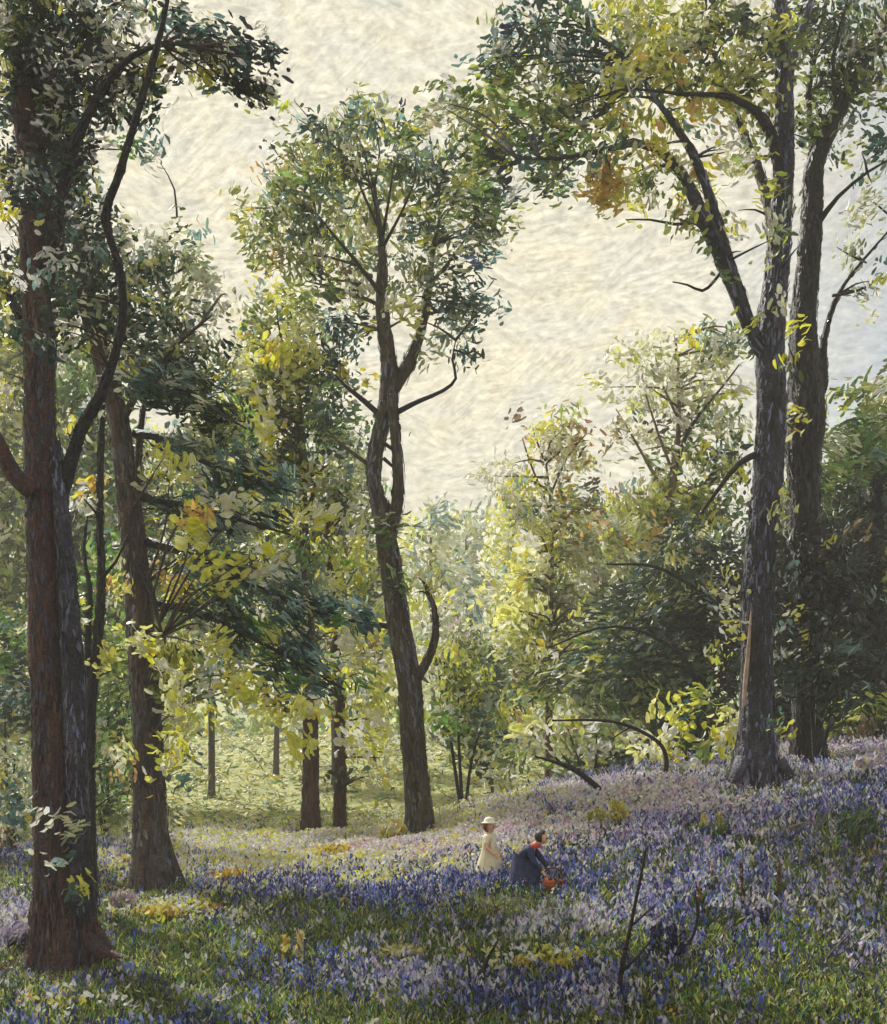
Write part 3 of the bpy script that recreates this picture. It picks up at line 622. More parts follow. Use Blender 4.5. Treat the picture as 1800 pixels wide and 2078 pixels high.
# ---- slim young trees right of centre
tree('young_birch', 'slim dark stem right of centre under an orange-tinged crown', 'tree', 34,
     [(1114, 1600, 22), (1114, 1440, 18), (1118, 1300, 11), (1120, 1150, 9), (1118, 1030, 7), (1108, 940, 5)], 'rust',
     branches=[([(1118, 1040, 6), (1080, 950, 5), (1060, 890, 3)], .4), ([(1119, 1000, 6), (1150, 930, 4), (1190, 880, 3)], -.4), ([(1118, 1090, 5), (1160, 1040, 4), (1200, 1010, 2)], .3)],
     clumps=[
      (1090, 1120, 30, 60, 'ye:4 cr:2 or:.4', dict(cov=1.2, L=27, W=15, fleck=0, dz=-3)),  # these thin yellow clumps are painted sun flecks
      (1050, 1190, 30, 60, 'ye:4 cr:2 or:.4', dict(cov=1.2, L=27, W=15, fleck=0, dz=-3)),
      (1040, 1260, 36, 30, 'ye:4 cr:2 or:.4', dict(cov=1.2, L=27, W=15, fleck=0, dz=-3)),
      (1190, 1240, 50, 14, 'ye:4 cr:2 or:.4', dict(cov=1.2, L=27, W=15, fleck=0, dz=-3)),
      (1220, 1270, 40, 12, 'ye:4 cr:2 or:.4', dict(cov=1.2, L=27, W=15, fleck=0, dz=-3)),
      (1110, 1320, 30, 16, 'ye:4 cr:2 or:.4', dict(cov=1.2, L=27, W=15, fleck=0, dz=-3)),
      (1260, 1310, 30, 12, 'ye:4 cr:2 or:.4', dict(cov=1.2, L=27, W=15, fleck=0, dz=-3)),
      (1120, 870, 80, 50, 'pg:3 br:1 ol:2 cr:1', dict(cov=1.0)), (1130, 930, 90, 50, 'cr:2 br:1.4 or:1 pg:2', dict(cov=1.6)), (1080, 1010, 70, 50, 'pg:2 yg:2 cr:1 ol:1', dict(cov=1.7)), (1170, 1030, 90, 40, 'br:1 or:1 ol:2 bg:1', dict(ang=-18)),
      (1100, 1100, 50, 60, 'or:1.5 ye:2 yg:2 cr:1'), (1070, 1180, 50, 70, 'ye:2 cr:1 yg:2 gg:1'), (1040, 1280, 50, 70, 'ye:2 yg:2 cr:1 ol:1'), (1130, 1200, 40, 60, 'gg:2 ol:2 br:.5'), (1190, 1110, 80, 50, 'ol:2 gg:2 br:1 cr:.5'),
      (1000, 950, 50, 40, 'pg:3 cr:2', dict(cov=1.2)), (1090, 1380, 70, 60, 'ol:3 br:1 gg:1 dk:1'), (1150, 1290, 80, 50, 'ol:2 dk:1 ye:1'),
     ], L=22, W=9, flare=.2, seg=10)
tree('pale_maple', 'pale yellow-green crown on V-shaped stems close left of the blue-black trunk', 'tree', 31,
     [(1356, 1560, 26), (1356, 1300, 22), (1360, 1080, 17), (1368, 950, 14), (1378, 860, 10), (1376, 760, 6), (1370, 690, 4)], 'pale',
     branches=[([(1368, 960, 11), (1390, 890, 10), (1420, 840, 8), (1470, 780, 5), (1500, 740, 3)], -.6, 0, 'black'), ([(1362, 1020, 10), (1320, 950, 8), (1280, 880, 5), (1250, 830, 3)], .6),
               ([(1366, 960, 8), (1336, 880, 6), (1310, 800, 4)], -.3), ([(1376, 850, 7), (1340, 770, 5), (1330, 720, 3)], .5)],
     clumps=[
      (1290, 1270, 40, 10, 'ye:3 cr:2', dict(cov=1.2, L=27, W=15, fleck=0, dz=-2.5)),  # sun flecks painted as small yellow-cream clumps
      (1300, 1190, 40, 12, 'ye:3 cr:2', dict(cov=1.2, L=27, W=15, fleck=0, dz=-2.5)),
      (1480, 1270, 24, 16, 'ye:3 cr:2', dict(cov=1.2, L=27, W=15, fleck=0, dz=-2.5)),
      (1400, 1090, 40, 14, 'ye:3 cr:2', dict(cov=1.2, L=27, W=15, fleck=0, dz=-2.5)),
      (1350, 720, 120, 60, 'pg:4 yg:1 ol:1 gg:1 cr:1', dict(cov=1.0)), (1270, 780, 90, 50, 'pg:4 yg:1 cr:1', dict(cov=.7)), (1440, 710, 80, 50, 'gg:2 bg:1 ol:2 pg:1', dict(cov=1.5)), (1380, 810, 110, 60, 'pg:3 yg:1 ol:1', dict(cov=1.2)),
      (1300, 880, 100, 50, 'pg:3 cr:1 br:.5', dict(cov=.9)), (1440, 850, 70, 60, 'ol:2 pg:2 dk:1', dict(cov=1.4)), (1400, 940, 90, 60, 'ol:3 yg:2 pg:1', dict(cov=1.4)), (1470, 960, 50, 70, 'dk:2 ol:3', dict(cov=1.6)),
      (1340, 1030, 90, 60, 'ol:3 pg:1 yg:1'), (1270, 1080, 80, 50, 'cr:1 or:1 ol:2 gg:1'), (1430, 1060, 80, 60, 'dk:2 ol:3 yg:.6'), (1470, 690, 50, 30, 'bg:3 dk:2', dict(cov=1.4)), (1500, 800, 30, 30, 'cr:2 pg:2', dict(cov=1)),
     ], L=24, W=10, flare=.2, seg=10)

# ---- dark evergreens on the right
def skirts(root, rows, Y, pal, ang):
    db = Dabs()
    for i, c in enumerate(rows):
        clump(db, *c, Y, pal, ang=ang if c[0] > 1500 else -ang, cov=2.2, L=40, W=9, dz=-.3, sp=14)
    db.build('skirt', NEEDLE, root)
tree('yew_tree', 'big dark yew at the right edge with a top coloured lighter green as if sunlit', 'evergreen', 26,
     [(1770, 1560, 60), (1772, 1400, 50), (1778, 1200, 40), (1780, 1000, 26), (1778, 850, 10)], 'black',
     clumps=[
      (1765, 840, 90, 60, 'fg:2 ol:3 pg:1', dict(ang=20, dz=-1.5)), (1690, 930, 70, 50, 'fg:2 ol:3 gg:1', dict(ang=15, dz=-1.6)), (1790, 900, 60, 50, 'fg:2 ol:2 gg:.6', dict(ang=20, dz=-1.6)), (1800, 940, 90, 70, 'dk:3 gr:2', dict(ang=25)), (1665, 990, 70, 40, 'gr:1 fg:2 ol:2', dict(ang=5, dz=-1.6)),  # lighter greens put the lit top into the leaf colour
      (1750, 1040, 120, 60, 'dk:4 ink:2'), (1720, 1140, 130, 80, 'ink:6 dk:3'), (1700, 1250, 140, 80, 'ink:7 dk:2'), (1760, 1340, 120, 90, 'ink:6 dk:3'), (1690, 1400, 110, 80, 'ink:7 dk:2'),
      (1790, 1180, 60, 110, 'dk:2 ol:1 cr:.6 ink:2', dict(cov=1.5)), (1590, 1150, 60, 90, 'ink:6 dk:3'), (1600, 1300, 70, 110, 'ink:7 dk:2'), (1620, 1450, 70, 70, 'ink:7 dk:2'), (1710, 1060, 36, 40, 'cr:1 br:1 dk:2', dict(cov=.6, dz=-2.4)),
     ], leafmat=NEEDLE, fleck=.03, L=34, W=9, flare=.2, seg=10, twigs=2,
     extra=lambda r: skirts(r, [(1700, 1330, 110, 40), (1640, 1230, 90, 36), (1720, 1430, 90, 40)], 25, 'ink:7 dk:2 bg:.6', 12))
tree('holly_tree', 'dark bushy evergreen with drooping skirts close left of the blue-black trunk', 'evergreen', 27.5,
     [(1420, 1600, 40), (1420, 1400, 32), (1424, 1250, 20), (1430, 1120, 8)], 'black',
     branches=[([(1418, 1390, 12), (1385, 1330, 10), (1340, 1300, 9), (1285, 1275, 8), (1210, 1275, 7), (1120, 1312, 4)], -1.0, -1.6), ([(1424, 1200, 10), (1330, 1150, 8), (1230, 1145, 5)], -1, -1.5)],
     clumps=[
      (1420, 1110, 90, 50, 'dk:4 bg:1 ol:1'), (1350, 1170, 90, 60, 'dk:3 ol:2 bg:1'), (1450, 1200, 90, 70, 'dk:4 ink:3 bg:1', dict(ang=12)), (1300, 1230, 100, 60, 'dk:3 ol:2 bg:1', dict(ang=12)), (1390, 1270, 110, 60, 'dk:4 ink:2 bg:1', dict(ang=14)),
      (1270, 1320, 90, 60, 'dk:3 ol:2 fg:1 bg:1', dict(ang=14)), (1370, 1370, 110, 60, 'dk:5 ink:2 gr:1', dict(ang=14)), (1470, 1340, 60, 80, 'ink:6 dk:3'), (1290, 1420, 100, 60, 'dk:4 fg:1 gr:1 ol:1'), (1400, 1470, 100, 60, 'dk:4 gr:2'),
      (1300, 1530, 90, 50, 'dk:3 gr:2 ol:1'), (1180, 1360, 70, 50, 'bg:2 dk:2 ol:2', dict(ang=14)),
     ], leafmat=NEEDLE, fleck=.06, L=32, W=9, flare=.2, seg=10, twigs=1)

# ---- yellow-leaved hazel bush below the right trunk
def bush(name, label, Y, px, py, clumps, stems, bark='black', L=26, W=12, group=None, cat='shrub', stemw=10, leafmat=None, fleck=.2):
    b = P(px, py, Y); zb = float(zg(b.x, b.y))
    root = thing(name, (b.x, b.y, zb), label, cat, group)
    for s in stems:
        limb('stem', [(px + (s[0] - px) * .05, HY + (EYE - zb) * F / Y + 8, stemw)] + [((px + s[0]) / 2 + random.uniform(-12, 12), (py + s[1]) / 2 - 6, stemw * .7)] + [(s[0], s[1], stemw * .3)], Y, BARK[bark], root, dy=random.uniform(-.4, .4), seg=6)
    db = Dabs()
    for c in clumps:
        o = c[5] if len(c) > 5 else {}
        kw = dict(L=L, W=W, fleck=fleck); kw.update(o)
        clump(db, *c[:4], Y, c[4], **kw)
    db.build('foliage', leafmat or LEAF, root)
    return root

bush('hazel_bush', 'bright yellow-leaved bush at the foot of the blue-black trunk', 22.2, 1400, 1600,
     [(1320, 1530, 46, 34, 'ye:4 cr:1.5 or:.4', dict(cov=2, dz=-.8)), (1370, 1450, 56, 40, 'yg:3 ye:3 gr:1', dict(cov=1.6, dz=-.6)), (1470, 1480, 30, 60, 'ye:3 yg:2', dict(cov=2, dz=-.8)), (1420, 1570, 50, 24, 'cr:4 pg:1', dict(cov=1.8, dz=-.9)), (1280, 1590, 30, 16, 'cr:2 ye:1', dict(cov=1)),
      (1430, 1420, 30, 30, 'gr:2 yg:2', dict(cov=1.3)), (1340, 1590, 50, 26, 'gr:3 ye:1', dict(cov=1)), (1470, 1560, 30, 26, 'cr:1 yg:2', dict(cov=1)), (1390, 1520, 60, 40, 'gr:3 dk:1 yg:1', dict(cov=1.1))],
     [(1330, 1500), (1380, 1450), (1460, 1460), (1420, 1540), (1300, 1570)], L=30, W=15)
bush('bramble_bush', 'low cream and olive bush beneath the drooping dark branch right of centre', 25.5, 1190, 1630,
     [(1150, 1480, 50, 40, 'cr:1.5 ol:2 ye:1', dict(cov=1)), (1210, 1500, 50, 50, 'cr:1.5 yg:1 ol:2', dict(cov=1)), (1080, 1480, 36, 26, 'ye:2 cr:1', dict(cov=.9)), (1130, 1540, 60, 36, 'gr:3 ol:2', dict(cov=1.1)), (1240, 1570, 40, 40, 'gr:3 dk:2', dict(cov=1.2))],
     [(1150, 1470), (1210, 1490), (1080, 1490)], L=28, W=13)
bush('privet_bush', 'near-black undergrowth bush in front of the forked black stem', 20.0, 1655, 1540,
     [(1650, 1120, 60, 70, 'ink:8 dk:1'), (1665, 1230, 70, 70, 'ink:6 dk:2'), (1640, 1330, 60, 60, 'ink:6 dk:3'), (1680, 1420, 60, 60, 'ink:5 dk:3 gr:.6'), (1610, 1200, 26, 70, 'ink:5 dk:2', dict(cov=1.4)), (1610, 1380, 24, 60, 'ink:5 dk:2', dict(cov=1.2))],
     [(1650, 1130), (1670, 1250), (1640, 1350), (1685, 1430)], L=30, W=10, fleck=.03, leafmat=NEEDLE)
bush('laurel_bush', 'light green rounded bush on the bank at the right edge by a bare brown patch', 23.0, 1750, 1530,
     [(1720, 1450, 50, 22, 'yg:2 gr:2 fg:1', dict(ang=30)), (1780, 1445, 36, 30, 'yg:2 gr:3', dict(ang=-30)), (1680, 1480, 26, 24, 'yg:2 gr:2', dict(cov=1.4)), (1750, 1490, 60, 24, 'br:3 ink:2 dk:1', dict(cov=1.6))],
     [(1720, 1450), (1770, 1450), (1690, 1480)], L=30, W=9)
bush('elder_bush', 'olive and yellow undergrowth bush behind the twin-stemmed centre tree', 30, 940, 1650,
     [(930, 1380, 60, 60, 'yg:2 ol:2 ye:1 gr:1'), (980, 1450, 60, 50, 'hz:1 ol:2 bg:1 dk:1'), (890, 1330, 36, 40, 'yg:2 pg:2 ye:1', dict(cov=1.3)), (950, 1300, 40, 40, 'br:1 pk:.5 ol:1 gg:2'), (1000, 1540, 50, 36, 'gr:2 ye:1 dk:1 bg:1', dict(cov=1.3)), (920, 1480, 60, 60, 'gr:4 fg:2', dict(cov=1.5)), (885, 1230, 30, 30, 'ye:2 yg:2 cr:1', dict(cov=1))],
     [(930, 1380), (990, 1440), (900, 1320)], L=24, W=10)
bush('hawthorn_bush', 'grey-green shrub in the shade behind the great beech at the left edge', 22, 30, 1740,
     [(30, 1550, 60, 60, 'gg:3 fg:1 bg:1 ol:1'), (50, 1650, 50, 50, 'gg:3 pg:1 ol:1 fg:1'), (20, 1420, 60, 60, 'dk:3 bg:2 fg:1', dict(ang=20)), (-10, 1680, 50, 50, 'gg:2 br:2'), (15, 1300, 50, 70, 'dk:3 fg:2', dict(ang=20))],
     [(30, 1540), (50, 1640), (10, 1420)], L=26, W=10)
bush('dogwood_bush', 'fresh green shrub glimpsed between the sapling and the stout brown trunk', 25, 220, 1720,
     [(190, 1620, 60, 60, 'fg:3 gr:1 ol:1'), (230, 1500, 50, 80, 'fg:3 gr:2 dk:1'), (170, 1420, 60, 70, 'fg:3 gr:2'), (220, 1330, 50, 80, 'ol:2 yg:1 fg:2'), (230, 1680, 40, 30, 'gg:2 ol:2'), (160, 1240, 50, 80, 'gr:3 fg:2'), (240, 1150, 50, 80, 'fg:3 ol:1 br:1')],
     [(190, 1500), (220, 1400), (170, 1450)], L=26, W=10)

# ---- trees across the meadow
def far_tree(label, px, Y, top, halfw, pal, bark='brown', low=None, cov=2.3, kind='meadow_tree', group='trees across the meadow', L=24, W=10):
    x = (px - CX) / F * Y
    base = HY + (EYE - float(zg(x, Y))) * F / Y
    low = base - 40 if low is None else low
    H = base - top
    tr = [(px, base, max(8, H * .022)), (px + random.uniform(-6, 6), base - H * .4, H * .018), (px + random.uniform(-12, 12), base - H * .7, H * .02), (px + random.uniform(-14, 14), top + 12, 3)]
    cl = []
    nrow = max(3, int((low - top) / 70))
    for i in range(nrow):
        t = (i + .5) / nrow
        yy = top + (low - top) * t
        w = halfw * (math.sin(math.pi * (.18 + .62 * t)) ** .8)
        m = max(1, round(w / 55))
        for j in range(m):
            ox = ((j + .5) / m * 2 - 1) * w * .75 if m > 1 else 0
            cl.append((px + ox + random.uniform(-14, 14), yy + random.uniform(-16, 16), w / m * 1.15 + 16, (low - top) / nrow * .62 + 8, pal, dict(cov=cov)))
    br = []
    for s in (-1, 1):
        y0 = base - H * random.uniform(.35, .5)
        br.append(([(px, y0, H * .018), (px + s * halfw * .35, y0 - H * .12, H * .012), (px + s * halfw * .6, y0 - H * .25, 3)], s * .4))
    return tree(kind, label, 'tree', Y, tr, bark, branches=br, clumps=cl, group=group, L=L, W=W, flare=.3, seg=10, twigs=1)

far_tree('hazy blue-grey tree farthest away beyond the gap right of the centre trunk', 950, 92, 1030, 80, 'hz:4 gg:2 pg:2', low=1500)  # distance haze also put into the leaf palette
far_tree('pale greenish tree with a thin top just right of the centre trunk', 880, 84, 1030, 60, 'hz:2 pg:2 yg:1 gg:2', low=1480, cov=1.6)  # misty tones in the palette paint haze on this crown
far_tree('golden tall narrow tree behind the orange-tinged birch', 1040, 62, 1030, 60, 'ye:3 cr:2 yg:2 or:.4', low=1500)
far_tree('grey-olive tree filling the space between birch and pale maple', 1200, 66, 1040, 100, 'gg:3 ol:2 br:.6', low=1520)
far_tree('brownish olive tree behind the dark holly', 1330, 72, 1010, 110, 'ol:3 gg:1 br:1 pg:1', low=1540)
far_tree('tall grey-green tree rising behind the left side of the twin-stemmed tree', 680, 56, 880, 100, 'gg:2 ol:2 dk:2 fg:1', low=1330)
far_tree('yellow-green broad tree beyond the two reddish trunks', 560, 60, 930, 110, 'ol:3 yg:2 ye:1 fg:1', low=1330)
far_tree('dark green tree over the meadow right of the stout brown trunk', 430, 50, 860, 110, 'dk:3 fg:2 ol:2 gr:1', low=1330)
far_tree('olive tree hidden mostly behind the stout brown trunk', 290, 46, 900, 90, 'ol:3 dk:2 fg:1 ye:.6', low=1560)
far_tree('green tree between the great beech and the stout trunk', 180, 42, 700, 100, 'dk:2 fg:2 gr:2 ol:1', low=1620)
far_tree('yellow-olive tree at the extreme left beyond the great beech', 10, 44, 640, 110, 'ol:3 ye:1.2 yg:1 dk:1 cr:.5', low=1650)
far_tree('pale gold tree low behind the meadow between the reddish and centre trunks', 760, 64, 1120, 70, 'ye:1.5 yg:3 cr:1 ol:1', low=1460)
far_tree('grey tree rising behind the yew at the right edge', 1800, 48, 860, 120, 'dk:3 gg:1 gr:2', low=1520)
far_tree('dark-leaved tree behind the forked black stem', 1590, 46, 1010, 110, 'ink:2 dk:4 ol:1', low=1560)
far_tree('low dark green tree over the meadow left of the orange-tinged birch', 1000, 48, 1290, 70, 'gr:2 dk:2 bg:1 ol:1', low=1560)
# low hedge line closing the meadow
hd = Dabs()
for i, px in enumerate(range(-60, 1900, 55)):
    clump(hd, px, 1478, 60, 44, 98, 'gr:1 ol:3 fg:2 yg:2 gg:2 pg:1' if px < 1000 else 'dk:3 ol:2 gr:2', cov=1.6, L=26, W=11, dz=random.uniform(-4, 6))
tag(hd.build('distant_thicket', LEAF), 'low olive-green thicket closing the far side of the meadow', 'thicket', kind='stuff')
# ================================================================== GROUND
def ground():
    xs = np.unique(np.concatenate([np.linspace(-700, -60, 18), np.linspace(-60, -15, 30), np.linspace(-15, 15, 151), np.linspace(15, 60, 30), np.linspace(60, 700, 18)]))
    ys = np.unique(np.concatenate([np.linspace(-60, 4, 14), np.linspace(4, 30, 150), np.linspace(30, 110, 100), np.linspace(110, 900, 40)]))
    X, Yg = np.meshgrid(xs, ys)
    Z = zg(X, Yg)
    near = (np.abs(X) < 16) & (Yg > 4) & (Yg < 32)
    jit = np.array([mnoise.fractal(Vector((x * 1.4, y * 1.4, 0)), 1, 2, 4) for x, y in zip(X.ravel(), Yg.ravel())]).reshape(X.shape)
    Z = Z + np.where(near, .05 * jit, 0)
    V = np.stack([X, Yg, Z], -1).reshape(-1, 3)
    nx, ny = len(xs), len(ys)
    Fc = [(j * nx + i, j * nx + i + 1, (j + 1) * nx + i + 1, (j + 1) * nx + i) for j in range(ny - 1) for i in range(nx - 1)]
    m, nt, N, L = newmat('woodland_ground')
    out = N.new('ShaderNodeOutputMaterial'); pb = N.new('ShaderNodeBsdfPrincipled'); tc = N.new('ShaderNodeTexCoord')
    def noise(sc, det, stretch=(1, 1, 1)):
        mp = N.new('ShaderNodeMapping'); mp.inputs['Scale'].default_value = stretch
        n = N.new('ShaderNodeTexNoise'); n.inputs['Scale'].default_value = sc; n.inputs['Detail'].default_value = det
        L.new(tc.outputs['Object'], mp.inputs[0]); L.new(mp.outputs[0], n.inputs['Vector']); return n
    n1 = noise(1.1, 8, (.5, 1, 1)); n2 = noise(9, 6)
    def ramp(stops, src):
        cr = N.new('ShaderNodeValToRGB')
        while len(cr.color_ramp.elements) < len(stops): cr.color_ramp.elements.new(.5)
        for e, (p, c) in zip(cr.color_ramp.elements, stops): e.position = p; e.color = (*lin(c), 1)
        L.new(src, cr.inputs[0]); return cr
    wood = ramp([(.3, (52, 46, 40)), (.45, (62, 66, 42)), (.55, (84, 74, 62)), (.7, (70, 84, 46))], n1.outputs[0])
    mead = ramp([(.3, (118, 134, 80)), (.5, (150, 156, 96)), (.7, (182, 178, 116))], n1.outputs[0])
    sep = N.new('ShaderNodeSeparateXYZ'); L.new(tc.outputs['Object'], sep.inputs[0])
    mr = N.new('ShaderNodeMapRange'); mr.inputs[1].default_value = 25; mr.inputs[2].default_value = 31
    L.new(sep.outputs['Y'], mr.inputs[0])
    mix = N.new('ShaderNodeMix'); mix.data_type = 'RGBA'
    L.new(mr.outputs[0], mix.inputs[0]); L.new(wood.outputs[0], mix.inputs[6]); L.new(mead.outputs[0], mix.inputs[7])
    L.new(mix.outputs[2], pb.inputs['Base Color'])
    bp = N.new('ShaderNodeBump'); bp.inputs['Strength'].default_value = .9; bp.inputs['Distance'].default_value = .06
    L.new(n2.outputs[0], bp.inputs['Height']); L.new(bp.outputs[0], pb.inputs['Normal'])
    pb.inputs['Roughness'].default_value = .85
    L.new(pb.outputs[0], out.inputs[0])
    o = mesh_obj('ground', [tuple(v) for v in V], Fc, m)
    o['kind'] = 'structure'
ground()

# ---- flowers and grass
SPEC = {  # species -> list of patches (px, py, rx, ry, strength) seen where they lie on the slope
 'bluebell': [(720, 1810, 420, 44, 8), (1000, 1810, 260, 56, 8), (1450, 1680, 380, 70, 2.2), (1700, 1600, 200, 60, 2), (600, 1960, 160, 30, 2), (400, 2000, 240, 40, 2), (1100, 2030, 220, 50, 2.4), (1500, 1960, 240, 60, 2),
              (40, 1740, 90, 36, 3), (230, 1750, 60, 26, 3), (1660, 1900, 160, 60, 1.2), (900, 1870, 300, 40, 1.4), (250, 2040, 260, 30, 1.4), (1380, 1890, 90, 50, 2.4), (1750, 1640, 120, 40, 2.5), (60, 1950, 90, 30, 2), (560, 1690, 120, 14, 2)],
 'lilac':    [(600, 1735, 260, 40, 8), (900, 1980, 200, 40, 1), (1080, 1700, 160, 30, 4), (1250, 1650, 260, 40, 4), (1650, 1570, 220, 40, 5), (50, 1900, 90, 36, 5), (1130, 1910, 170, 30, 6), (1680, 1830, 110, 40, 1), (1500, 1700, 240, 60, 1.2), (800, 1770, 320, 30, 1.4), (1250, 1880, 120, 30, 1.2),
              (350, 1790, 120, 20, 2), (850, 2020, 130, 26, 2.2), (560, 1900, 120, 20, 1.6), (1480, 1860, 160, 30, 2.2), (1240, 2060, 90, 24, 2), (1760, 1950, 70, 40, 2)],
 'violet':   [(1450, 1710, 340, 80, 5), (1300, 1790, 260, 60, 2.4), (1620, 1720, 180, 40, 2.4), (800, 1840, 300, 50, 1.4), (1150, 1700, 200, 40, 1), (60, 1960, 70, 30, 1.5)],
 'campion':  [(800, 1740, 200, 20, 6), (1080, 1700, 170, 24, 6), (1330, 1645, 170, 22, 6), (850, 1740, 150, 18, 4), (950, 1630, 30, 16, 1.5), (1190, 1720, 60, 18, 3), (740, 1750, 140, 12, 3), (1700, 1560, 110, 30, 1.4)],
 'primrose': [(660, 1740, 260, 48, 14), (930, 1700, 100, 44, 5), (370, 1868, 110, 20, 2.2), (560, 1720, 90, 20, 2.5), (950, 1690, 50, 40, 2), (760, 1700, 100, 20, 4), (1120, 1970, 110, 14, 1.6), (100, 2060, 130, 12, .4), (1080, 1640, 160, 12, 2.5), (740, 2000, 140, 12, .3)],
 'grass':    [(430, 1880, 180, 40, 4), (900, 1930, 420, 60, 3), (1450, 1950, 350, 60, 3), (900, 2040, 600, 50, 1.5), (200, 1960, 300, 70, 2), (1250, 1780, 120, 30, 2.4), (1720, 1700, 110, 50, 3), (400, 1930, 240, 50, 3), (1560, 2040, 300, 60, 2), (1000, 1640, 200, 30, 1.5), (30, 1980, 60, 40, 2)],
 'litter':   [(40, 1830, 110, 50, 4), (220, 1800, 70, 30, 4), (150, 1980, 160, 60, 2), (1640, 1730, 120, 30, 2.5), (1250, 1840, 100, 40, 1.5), (1600, 1560, 140, 26, 2), (1750, 1500, 120, 40, 3), (430, 1790, 120, 16, 1.5), (1300, 2010, 100, 30, 1)],
}
BASE = dict(bluebell=.30, lilac=.05, violet=.10, campion=.01, primrose=.03, grass=1.7, litter=.6)
MULT = dict(bluebell=.42, lilac=.75, violet=.36, campion=2.2, primrose=2.4, grass=1.3, litter=1.1)
PAL = dict(bluebell='bl:4 nv:2.4 vi:1.4 li:.25', lilac='li:3 vi:1.4 bl:.3', violet='vi:4 bl:1.4 nv:.9 li:.4', campion='pk:3 li:2 cr:.7', primrose='ye:3 cr:3 or:.6 yg:.7 li:.6', grass='gr:4 dk:1.4 ol:2 fg:2 br:.6 yg:1.6 gg:.6 bg:.5', litter='br:3 ol:1 ink:.6')
def cover():
    n = 64000
    Yy = np.exp(RNG.uniform(math.log(8.6), math.log(31), n))
    Xx = RNG.uniform(-.5, .5, n) * Yy * 1.02
    Zz = zg(Xx, Yy)
    px = CX + Xx / Yy * F; py = HY + (EYE - Zz) / Yy * F
    names = list(SPEC); W = []
    for s in names:
        w = np.full(n, BASE[s])
        for (a, b, rx, ry, st) in SPEC[s]:
            w += MULT[s] * st * np.exp(-(((px - a) / rx) ** 2 + ((py - b) / (ry + 4)) ** 2))
        W.append(w ** 1.5)
    W = np.array(W).T
    # natural drifts: species favour their own noise cells
    drift = np.array([[mnoise.noise(Vector((x * .55 + 17 * k, y * .7, 0))) for k in range(len(names))] for x, y in zip(Xx, Yy)])
    W *= np.exp(2.0 * drift)
    _a = G(1035, 1808)
    feet = [(_a.x, _a.y - .7, .75, .8), (-4.5, 12.3, 1.0, .9), (-4.6, 17.2, .8, 1.2), (-.55, 23.2, .6, 1.5), (5.45, 18.4, .8, 1.0), (6.9, 20.0, .5, .8), (-3.3, 26.2, .5, 1.2), (-2.6, 27.2, .4, 1.2)]
    foot = np.zeros(n)
    for (fx, fy, ra, rb) in feet: foot = np.maximum(foot, np.exp(-((Xx - fx) / ra) ** 2 - ((Yy - fy) / rb) ** 2))
    for k, s in enumerate(names):
        if s in ('bluebell', 'violet', 'lilac', 'campion', 'primrose'): W[:, k] *= 1 - .93 * foot
        if s == 'litter': W[:, k] *= 1 + 3 * foot
    cum = np.cumsum(W / W.sum(1, keepdims=True), axis=1)
    sp = (RNG.uniform(size=(n, 1)) > cum).sum(1)
    beyond = Yy > 26.5
    for k, s in enumerate(names):
        i = np.nonzero((sp == k) & ~(beyond & (RNG.uniform(size=n) < (.0 if s == 'grass' else .8))))[0]
        db = Dabs(); m = len(i)
        base = np.stack([Xx[i], Yy[i], Zz[i]], 1)
        sc = (.75 + .02 * Yy[i]) * (1 - .5 * foot[i])
        col = pick_colors(PAL[s], m)
        def put(h0, h1, L, Wd, spread, lean, reps, colr, upright=1.0):
            for _ in range(reps):
                C = base + np.stack([RNG.normal(0, spread, m), RNG.normal(0, spread, m), RNG.uniform(h0, h1, m)], 1) * sc[:, None]
                D = np.stack([RNG.normal(0, lean, m), RNG.normal(0, lean, m), np.full(m, upright)], 1)
                Nn = RNG.normal(size=(m, 3)) + np.array([0, -.8, .5])
                K = (dict(lilac=2.0, campion=1.8, primrose=2.1, grass=1.75).get(s, 2.5)) * colr * RNG.uniform(.65, 1.4, (m, 1)) * (1 + RNG.normal(0, .06, (m, 3)))
                db.add(C, D, Nn, L * sc * RNG.uniform(.6, 1.4, m), Wd * sc * RNG.uniform(.6, 1.4, m), np.clip(K, .004, .85))
        green = pick_colors('gr:3 dk:2 fg:1', m)
        if s in ('bluebell', 'violet'):
            put(.02, .12, .20, .035, .05, .45, 1, green); put(.10, .32, .060, .026, .035, .45, 6, col)
        elif s == 'lilac':
            put(.02, .12, .20, .035, .05, .45, 1, green); put(.10, .30, .068, .028, .04, .5, 6, col)
        elif s == 'campion':
            put(.02, .15, .22, .03, .05, .4, 1, green); put(.14, .30, .055, .036, .06, 1.2, 6, col)
        elif s == 'primrose':
            put(.02, .10, .18, .05, .06, .8, 1, green); put(.08, .26, .065, .040, .06, 1.2, 6, col)
        elif s == 'grass':
            put(.03, .15, .13, .022, .10, .55, 7, col)
        else:
            put(.01, .05, .16, .10, .10, 3, 3, col, .2)
        nm = dict(bluebell='bluebells', lilac='pale_lilac_flowers', violet='violet_flowers', campion='pink_campion', primrose='primroses', grass='grass', litter='leaf_litter')[s]
        lb = dict(bluebell='deep blue bluebells carpeting the woodland slope', lilac='pale lilac flowers in drifts along the bank crest', violet='dusky violet flowers spread over the right bank', campion='pink flowers along the crest of the bank',
                  primrose='yellow and cream flowers scattered along the sunlit crest', grass='dark green grass and leaves among the flowers', litter='brown fallen leaves on bare woodland soil')[s]
        ct = dict(bluebell='bluebells', lilac='flowers', violet='flowers', campion='flowers', primrose='flowers', grass='grass', litter='leaf litter')[s]
        tag(db.build(nm, LEAF if s in ('grass', 'litter') else PETAL), lb, ct, kind='stuff')
    # meadow
    n = 22000
    Yy = np.exp(RNG.uniform(math.log(26), math.log(95), n)); Xx = RNG.uniform(-.46, .46, n) * Yy
